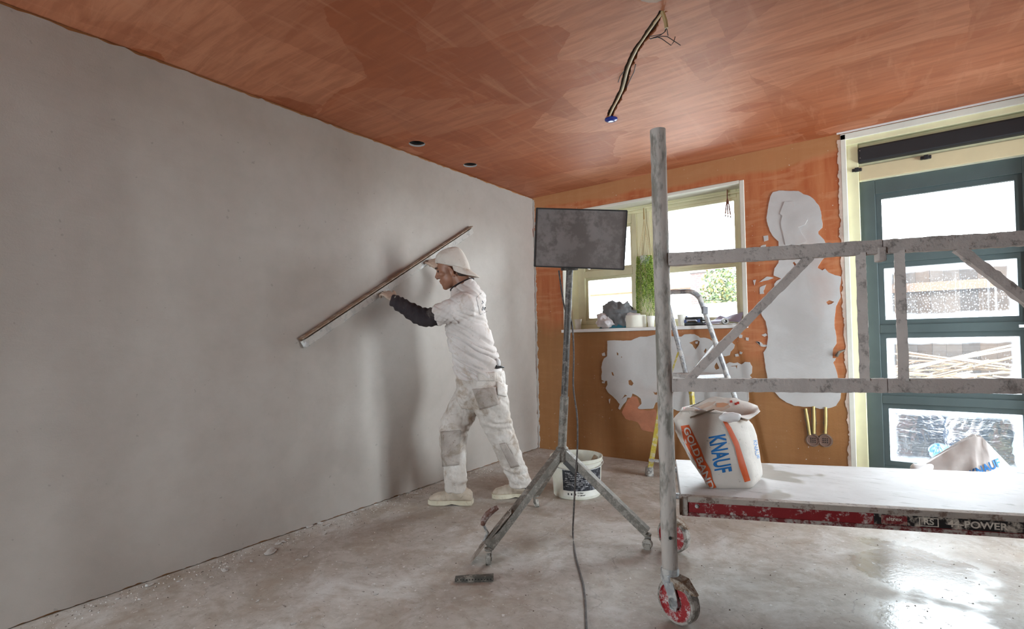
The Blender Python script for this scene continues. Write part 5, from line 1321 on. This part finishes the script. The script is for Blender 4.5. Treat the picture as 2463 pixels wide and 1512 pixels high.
# ================================================================== second sack, empty, before the door
q5 = [ony(2190, 1128, 4.02), ony(2230, 1112, 4.02), ony(2290, 1075, 4.03), ony(2340, 1046, 4.03), ony(2362, 1050, 4.03), ony(2400, 1090, 4.03), ony(2445, 1136, 4.02)]
es = thing('empty_sack', V((.35, 4.0, 0)), 'crumpled white paper sack with blue lettering slumped against the door', 'sack')
rows = []
for j in range(11):
    t = j/10; row = []
    for k in range(33):
        u = k/32*(len(q5)-1); i = min(int(u), len(q5)-2); p = q5[i]+(q5[i+1]-q5[i])*(u-i)
        z_ = p.z*(1-t)+.0*t; base = V((p.x+(p.x-.37)*.15*t, p.y-.14*t-.02, max(z_, .003)))
        base = base+V((0, 1, 0))*(.018*noise.noise(base*14)+.008*noise.noise(base*36)); row.append(base)
    rows.append(row)
bk_ = [[V((p.x, p.y+.07+.04*j/10, p.z)) for p in r] for j, r in enumerate(rows)]
M_SACK2 = plain('sack_paper_dusty', (.60, .53, .50), .7, bump=.3, bscale=20, var=.12)
o = MB().loft([a+list(reversed(b)) for a, b in zip(rows, bk_)], True, True).build('sack_body', M_SACK2, es, True, 60)
etree = bvh_of(o.data)
me = text_mesh('KNAUF', .075, .002, 2); A_, B_ = at(2335, 1142, 3.95), at(2405, 1112, 3.95); x_ = (B_-A_).normalized(); y_ = -(CF.cross(x_)).normalized()
if y_.z < 0: y_ = -y_
w_ = max(v.co.x for v in me.vertices)-min(v.co.x for v in me.vertices)
for v in me.vertices:
    p = (A_+B_)/2+x_*(v.co.x/w_*(B_-A_).length)+y_*v.co.y*1.2; d_ = (p-CAM).normalized(); h = etree.ray_cast(CAM, d_, 8); v.co = h[0]-d_*.004 if h[0] is not None else p
link_mesh('lettering', me, M_PRINTB, es, False)
MB().ell(ony(2215, 1128, 3.98), (V((.055, 0, 0)), V((0, .04, 0)), V((0, 0, .035))), 20, 14).xf(lambda v: v+V((.02, .02, .02))*noise.noise(v*30)).build('sack_fold', plain('white_paper', (.82, .80, .80), .6), es, True)

# ================================================================== outdoors
gr = struct(MB().box((-30, YB+.30, -.25), (30, 45, -.10)).build('ground_outside', plain('pale_paving', (.44, .42, .39), .8, var=.15)))
M_BAG = NT('black_bin_bag'); _c = M_BAG.co()
M_BAG.bump(M_BAG.math('ADD', M_BAG.noise(_c, 5, 3, .5, 1.6), M_BAG.math('MULTIPLY', M_BAG.noise(M_BAG.co(scale=(1, 1, 3.5)), 7, 2, .5, 1.2), .8)), .9, .03)
M_BAG = M_BAG.P(base=(.022, .03, .045), rough=.20)
def bin_bag(px, py, y, rx, rz, label, seed, mat=None, knot=True, group='bin bags outside the door'):
    c = ony(px, py, y); b = V((c.x, c.y, -.10)); root = thing('bin_bag', b, label, 'bag', group)
    m = MB().ell(c, (V((rx, 0, 0)), V((0, rx*.8, 0)), V((0, 0, rz))), 64, 44)
    def f(v):
        d = v-c; n_ = d.normalized(); a = math.atan2(d.y, d.x)
        k = .045*noise.noise(v*6+V((seed, 0, 0)))+.02*abs(noise.noise(v*14+V((0, seed, 0))))
        if d.z > rz*.3: k += .018*math.sin(a*22+3*noise.noise(v*5))*(d.z/rz)
        p = v+n_*k; p.z = max(p.z, -.098); return p
    m.xf(f).build('bag_body', mat or M_BAG, root, True, 180)
    if knot: MB().tube([c+V((0, 0, rz*.9)), c+V((.02, -.02, rz+.05)), c+V((.06, -.05, rz+.10))], [.05, .022, .05], 12, jit=.02).build('knot', mat or M_BAG, root, True)
bin_bag(2215, 1050, 5.45, .33, .34, 'wide bulging black bin bag outside the door beside the tied bag', 1., knot=False); bin_bag(2385, 1065, 4.98, .25, .28, 'tall black bin bag tied at the top outside the door', 6.)
bin_bag(2462, 1085, 4.85, .10, .15, 'pale blue plastic bag squeezed beside the tied black bag', 9., plain('pale_blue_bag', (.40, .50, .62), .3, bump=.5, bscale=20), False)
bin_bag(2258, 1092, 4.82, .06, .045, 'small bright blue bag lying under the black bags', 4., plain('blue_bag', (.04, .22, .55), .3, bump=.5, bscale=20), False)
# fence of dark upright boards
fn = thing('board_fence', V((.6, 7.5, -.1)), 'dark brown upright board fence behind the heap of laths', 'fence')
M_FEN = [plain('fence_brown', (.026, .016, .010), .85, var=.35, vscale=4, spec=.2), plain('fence_dark', (.016, .011, .008), .85, var=.35, vscale=4, spec=.2), plain('fence_grey', (.030, .022, .017), .85, var=.3, vscale=4, spec=.2)]
rg = random.Random(3); x_ = -.9
while x_ < 2.6:
    w_ = rg.uniform(.12, .15); MB().box((x_, 7.5+rg.uniform(-.006, .006), -.1), (x_+w_-.0015, 7.525, 1.80+rg.uniform(-.01, .01))).build('board', rg.choice(M_FEN), fn, bevel=0); x_ += w_
MB().box((-.9, 7.53, -.1), (2.6, 7.54, 1.78)).build('added_backing', M_FEN[1], fn)  # dark sheet added behind the boards to stop light leaking through the gaps
MB().box((-.9, 7.46, 1.50), (2.6, 7.505, 1.60)).build('fence_rail', plain('fence_rail_wood', (.05, .026, .012), .85), fn); MB().box((-.9, 7.46, .25), (2.6, 7.505, .35)).build('fence_rail', plain('fence_rail_wood', (.05, .026, .012), .85), fn)
MB().box((.10, 7.42, -.1), (.20, 7.48, 1.92)).build('fence_post', plain('fence_post_wood', (.07, .045, .026), .85), fn)
# heap of split laths
M_LATH = [plain('pale_lath', (.20, .145, .085), .8, var=.2), plain('white_lath', (.30, .25, .19), .8, var=.2), plain('tan_lath', (.09, .058, .032), .8, var=.2)]
lme = [MB().box((-.5, -.016, -.006), (.5, .016, .006)).mesh('lath', m_) for m_ in M_LATH]
rg = random.Random(21)
for k in range(150):
    h_ = rg.random()**.45; x_ = rg.uniform(-.35, 1.5); zt_ = (.90-.30*abs(x_-.55)**1.3)*h_-.06
    o = bpy.data.objects.new('lath', rg.choice(lme)); COL.objects.link(o)
    o.location = (x_, 6.35+rg.uniform(-.35, .3)-.15*(1-h_), max(zt_, -.085)); o.rotation_euler = (rg.uniform(-.3, .3), rg.uniform(-.38, .22), rg.uniform(-.5, .5)); o.scale = (rg.uniform(.5, 1.15), 1, 1)
    tag(o, 'thin split wooden lath in the tangled heap before the fence', 'lath', 'laths heaped outside')
hm = MB()
for k in range(46):
    a_, r_ = rg.uniform(0, 6.28), rg.uniform(0, .5); hm.ell((.55+1.0*r_*math.cos(a_)*1.6, 6.45+.35*r_*math.sin(a_), .18), (V((.34, 0, 0)), V((0, .2, 0)), V((0, 0, .36*(1.4-r_)))), 12, 8)
o = link_mesh('rubble_heap', remeshed(hm, .05, 1), plain('pale_rubble', (.16, .135, .11), .9, bump=1., bscale=12, var=.25)); tag(o, 'pale heap of splintered wood rubble under the laths', 'rubble', kind='stuff')
# neighbouring house and garden beyond the window
hs = thing('white_house', V((-6.3, 16, -.1)), 'white rendered house with tiled canopy across the garden', 'house')
MB().box((-12, 16.2, -.1), (-2.0, 22, 5.6)).build('house_wall', plain('white_render', (.80, .80, .78), .8, var=.05), hs)
for k in range(14): MB().box((-12, 16.17, 3.0+.18*k), (-2.0, 16.21, 3.012+.18*k)).build('siding_joint', plain('siding_grey', (.45, .46, .48), .8), hs)
w_ = MB().box((-8.2, 16.15, 2.55), (-7.2, 16.22, 3.15)).build('house_window', plain('blue_window', (.045, .06, .075), .2), hs); MB().box((-7.74, 16.13, 2.55), (-7.68, 16.2, 3.15)).build('window_bar', M_WHITE, w_)
w_ = MB().box((-4.85, 16.15, 2.75), (-4.35, 16.22, 3.25)).build('house_window', plain('blue_window', (.045, .06, .075), .2), hs)
MB().box((-4.4, 16.1, 4.75), (-2.6, 16.2, 4.82)).build('gutter', plain('gutter_grey', (.25, .27, .30), .6), hs)
rf_ = MB().loft([[V((-9.5, 15.2, 2.42)), V((-4.45, 15.2, 2.42)), V((-4.45, 15.25, 2.37)), V((-9.5, 15.25, 2.37))], [V((-9.5, 16.2, 2.66)), V((-4.45, 16.2, 2.66)), V((-4.45, 16.2, 2.6)), V((-9.5, 16.2, 2.6))]]).build('tiled_canopy', plain('orange_tile', (.12, .05, .02), .8, var=.3, vscale=6), hs)
sh_ = thing('brick_shed', V((-3.7, 14.4, -.1)), 'red brick shed wall behind the yellow-green shrub', 'shed')
t = NT('red_brick'); c = t.co(rot=(PI/2, 0, 0)); bt = t.node('ShaderNodeTexBrick', {'Vector': c, 'Color1': (.06, .035, .03, 1), 'Color2': (.045, .028, .026, 1), 'Mortar': (.09, .08, .075, 1), 'Scale': 4.6})
M_BRICK = t.P(base=bt.outputs[0], rough=.9)
MB().box((-4.15, 13.9, -.1), (-3.3, 15.0, 2.68)).build('shed_wall', M_BRICK, sh_); MB().box((-4.2, 13.85, 2.68), (-3.25, 15.05, 2.74)).build('shed_roof', plain('shed_felt', (.12, .11, .11), .9), sh_)
wl_ = struct(MB().box((-12, 12.0, -.1), (-1.4, 12.15, 1.75)).build('wall_garden', plain('pale_garden_wall', (.62, .60, .55), .8)))
bs = thing('garden_shrub', V((-3.1, 12.9, -.1)), 'yellow-green leafy shrub growing against the brick shed', 'shrub')
fm = MB(); rg = random.Random(8)
for k in range(2600):
    a_, b_ = rg.uniform(0, 6.28), math.acos(rg.uniform(-1, 1)); r_ = rg.random()**.45
    c = V((-3.05+.55*r_*math.sin(b_)*math.cos(a_), 12.75+.5*r_*math.sin(b_)*math.sin(a_), 1.85+1.05*r_*math.cos(b_)))
    d1 = V((rg.uniform(-1, 1), rg.uniform(-1, 1), rg.uniform(-1, 1))).normalized(); d2 = d1.orthogonal().normalized()
    fm.add([c-d1*.05, c+d2*.026, c+d1*.05, c-d2*.026], [(0, 1, 2, 3)], rg.randint(0, 2))
o = fm.build('foliage', [plain('shrub_yellow', (.10, .085, .018), .7), plain('shrub_green', (.05, .075, .018), .7), plain('shrub_deep', (.025, .04, .014), .7)], bs, recalc=False); o['kind'] = 'stuff'
for k in range(6): MB().tube([(-3.05+.05*k-.12, 12.8, -.1), (-3.05+.12*k-.3, 12.78, 1.0), (-3.05+.2*k-.5, 12.76, 2.2)], [.025, .018, .006], 6).build('stem', plain('shrub_stem', (.12, .09, .06), .9), bs, True)

# ================================================================== plaster crumbs and chips on the floor
M_CHIP = plain('plaster_chip', (.56, .53, .50), .85, bump=.5, bscale=70, var=.15)
rg = random.Random(5)
def chip_mesh(i):
    m = MB().ell((0, 0, .18), ((1, 0, 0), (0, .72, 0), (0, 0, .20)), 12, 7); r_ = random.Random(i)
    off = V((r_.uniform(0, 50), 0, 0))
    def f(v): p = v+v.normalized()*.45*noise.noise(v*1.6+off); p.z = max(p.z, 0); return p
    return m.xf(f).mesh('plaster_chip', M_CHIP, True, angle=30)
cms = [chip_mesh(i) for i in range(6)]
def chip(p, size, label, grp):
    o = bpy.data.objects.new('plaster_chip', rg.choice(cms)); COL.objects.link(o); o.location = (p.x, p.y, 0); o.scale = (size, size, size*rg.uniform(.6, 1.1)); o.rotation_euler = (0, 0, rg.uniform(0, 6.28)); return tag(o, label, 'chip', grp)
chip(onz(651, 1328, 0), .042, 'largest pale curled plaster chip on the floor beside the wall', None)
for px, py, s_ in [(358, 1408, .016), (541, 1371, .022), (540, 1357, .012), (745, 1266, .026), (771, 1258, .020), (790, 1263, .014), (668, 1308, .020), (683, 1303, .016), (693, 1295, .010), (605, 1350, .010), (855, 1232, .016), (872, 1226, .014), (905, 1214, .016), (925, 1205, .012), (960, 1193, .014), (985, 1184, .010), (1010, 1176, .012), (430, 1398, .010), (509, 1387, .010), (283, 1440, .010), (335, 1441, .010), (780, 1284, .014), (715, 1345, .012), (735, 1338, .014), (1003, 1186, .012), (906, 1428, .012), (1150, 1120, .014), (1130, 1131, .016), (1185, 1108, .016), (1265, 1092, .012), (1450, 1205, .012), (880, 1365, .010), (620, 1445, .009), (706, 1500, .012)]:
    chip(onz(px, py, 0), s_, 'small pale plaster chip lying on the concrete along the grey wall', 'plaster chips along the wall')
cr = MB()
for k in range(1500):
    if rg.random() < .55: x_, y_ = XL+.01+abs(rg.gauss(0, .10)), rg.uniform(.5, 4.2)
    else: x_, y_ = rg.uniform(-2.7, .8), rg.uniform(.9, 4.2)
    r_ = rg.uniform(.0012, .0045); c = V((x_, y_, r_*.5)); a_ = rg.uniform(0, 6)
    cr.add([c+V((r_*math.cos(a_+j*1.57), r_*math.sin(a_+j*1.57), -r_*.5)) for j in range(4)]+[c+V((r_*.3*math.cos(a_+.5), r_*.3*math.sin(a_), r_*.6))], [(0, 1, 4), (1, 2, 4), (2, 3, 4), (3, 0, 4)], 0 if rg.random() < .65 else 1)
o = cr.build('crumbs', [M_CHIP, plain('dark_crumb', (.14, .11, .09), .9)], None, recalc=False); tag(o, 'fine plaster crumbs scattered over the concrete floor', 'crumbs', kind='stuff')
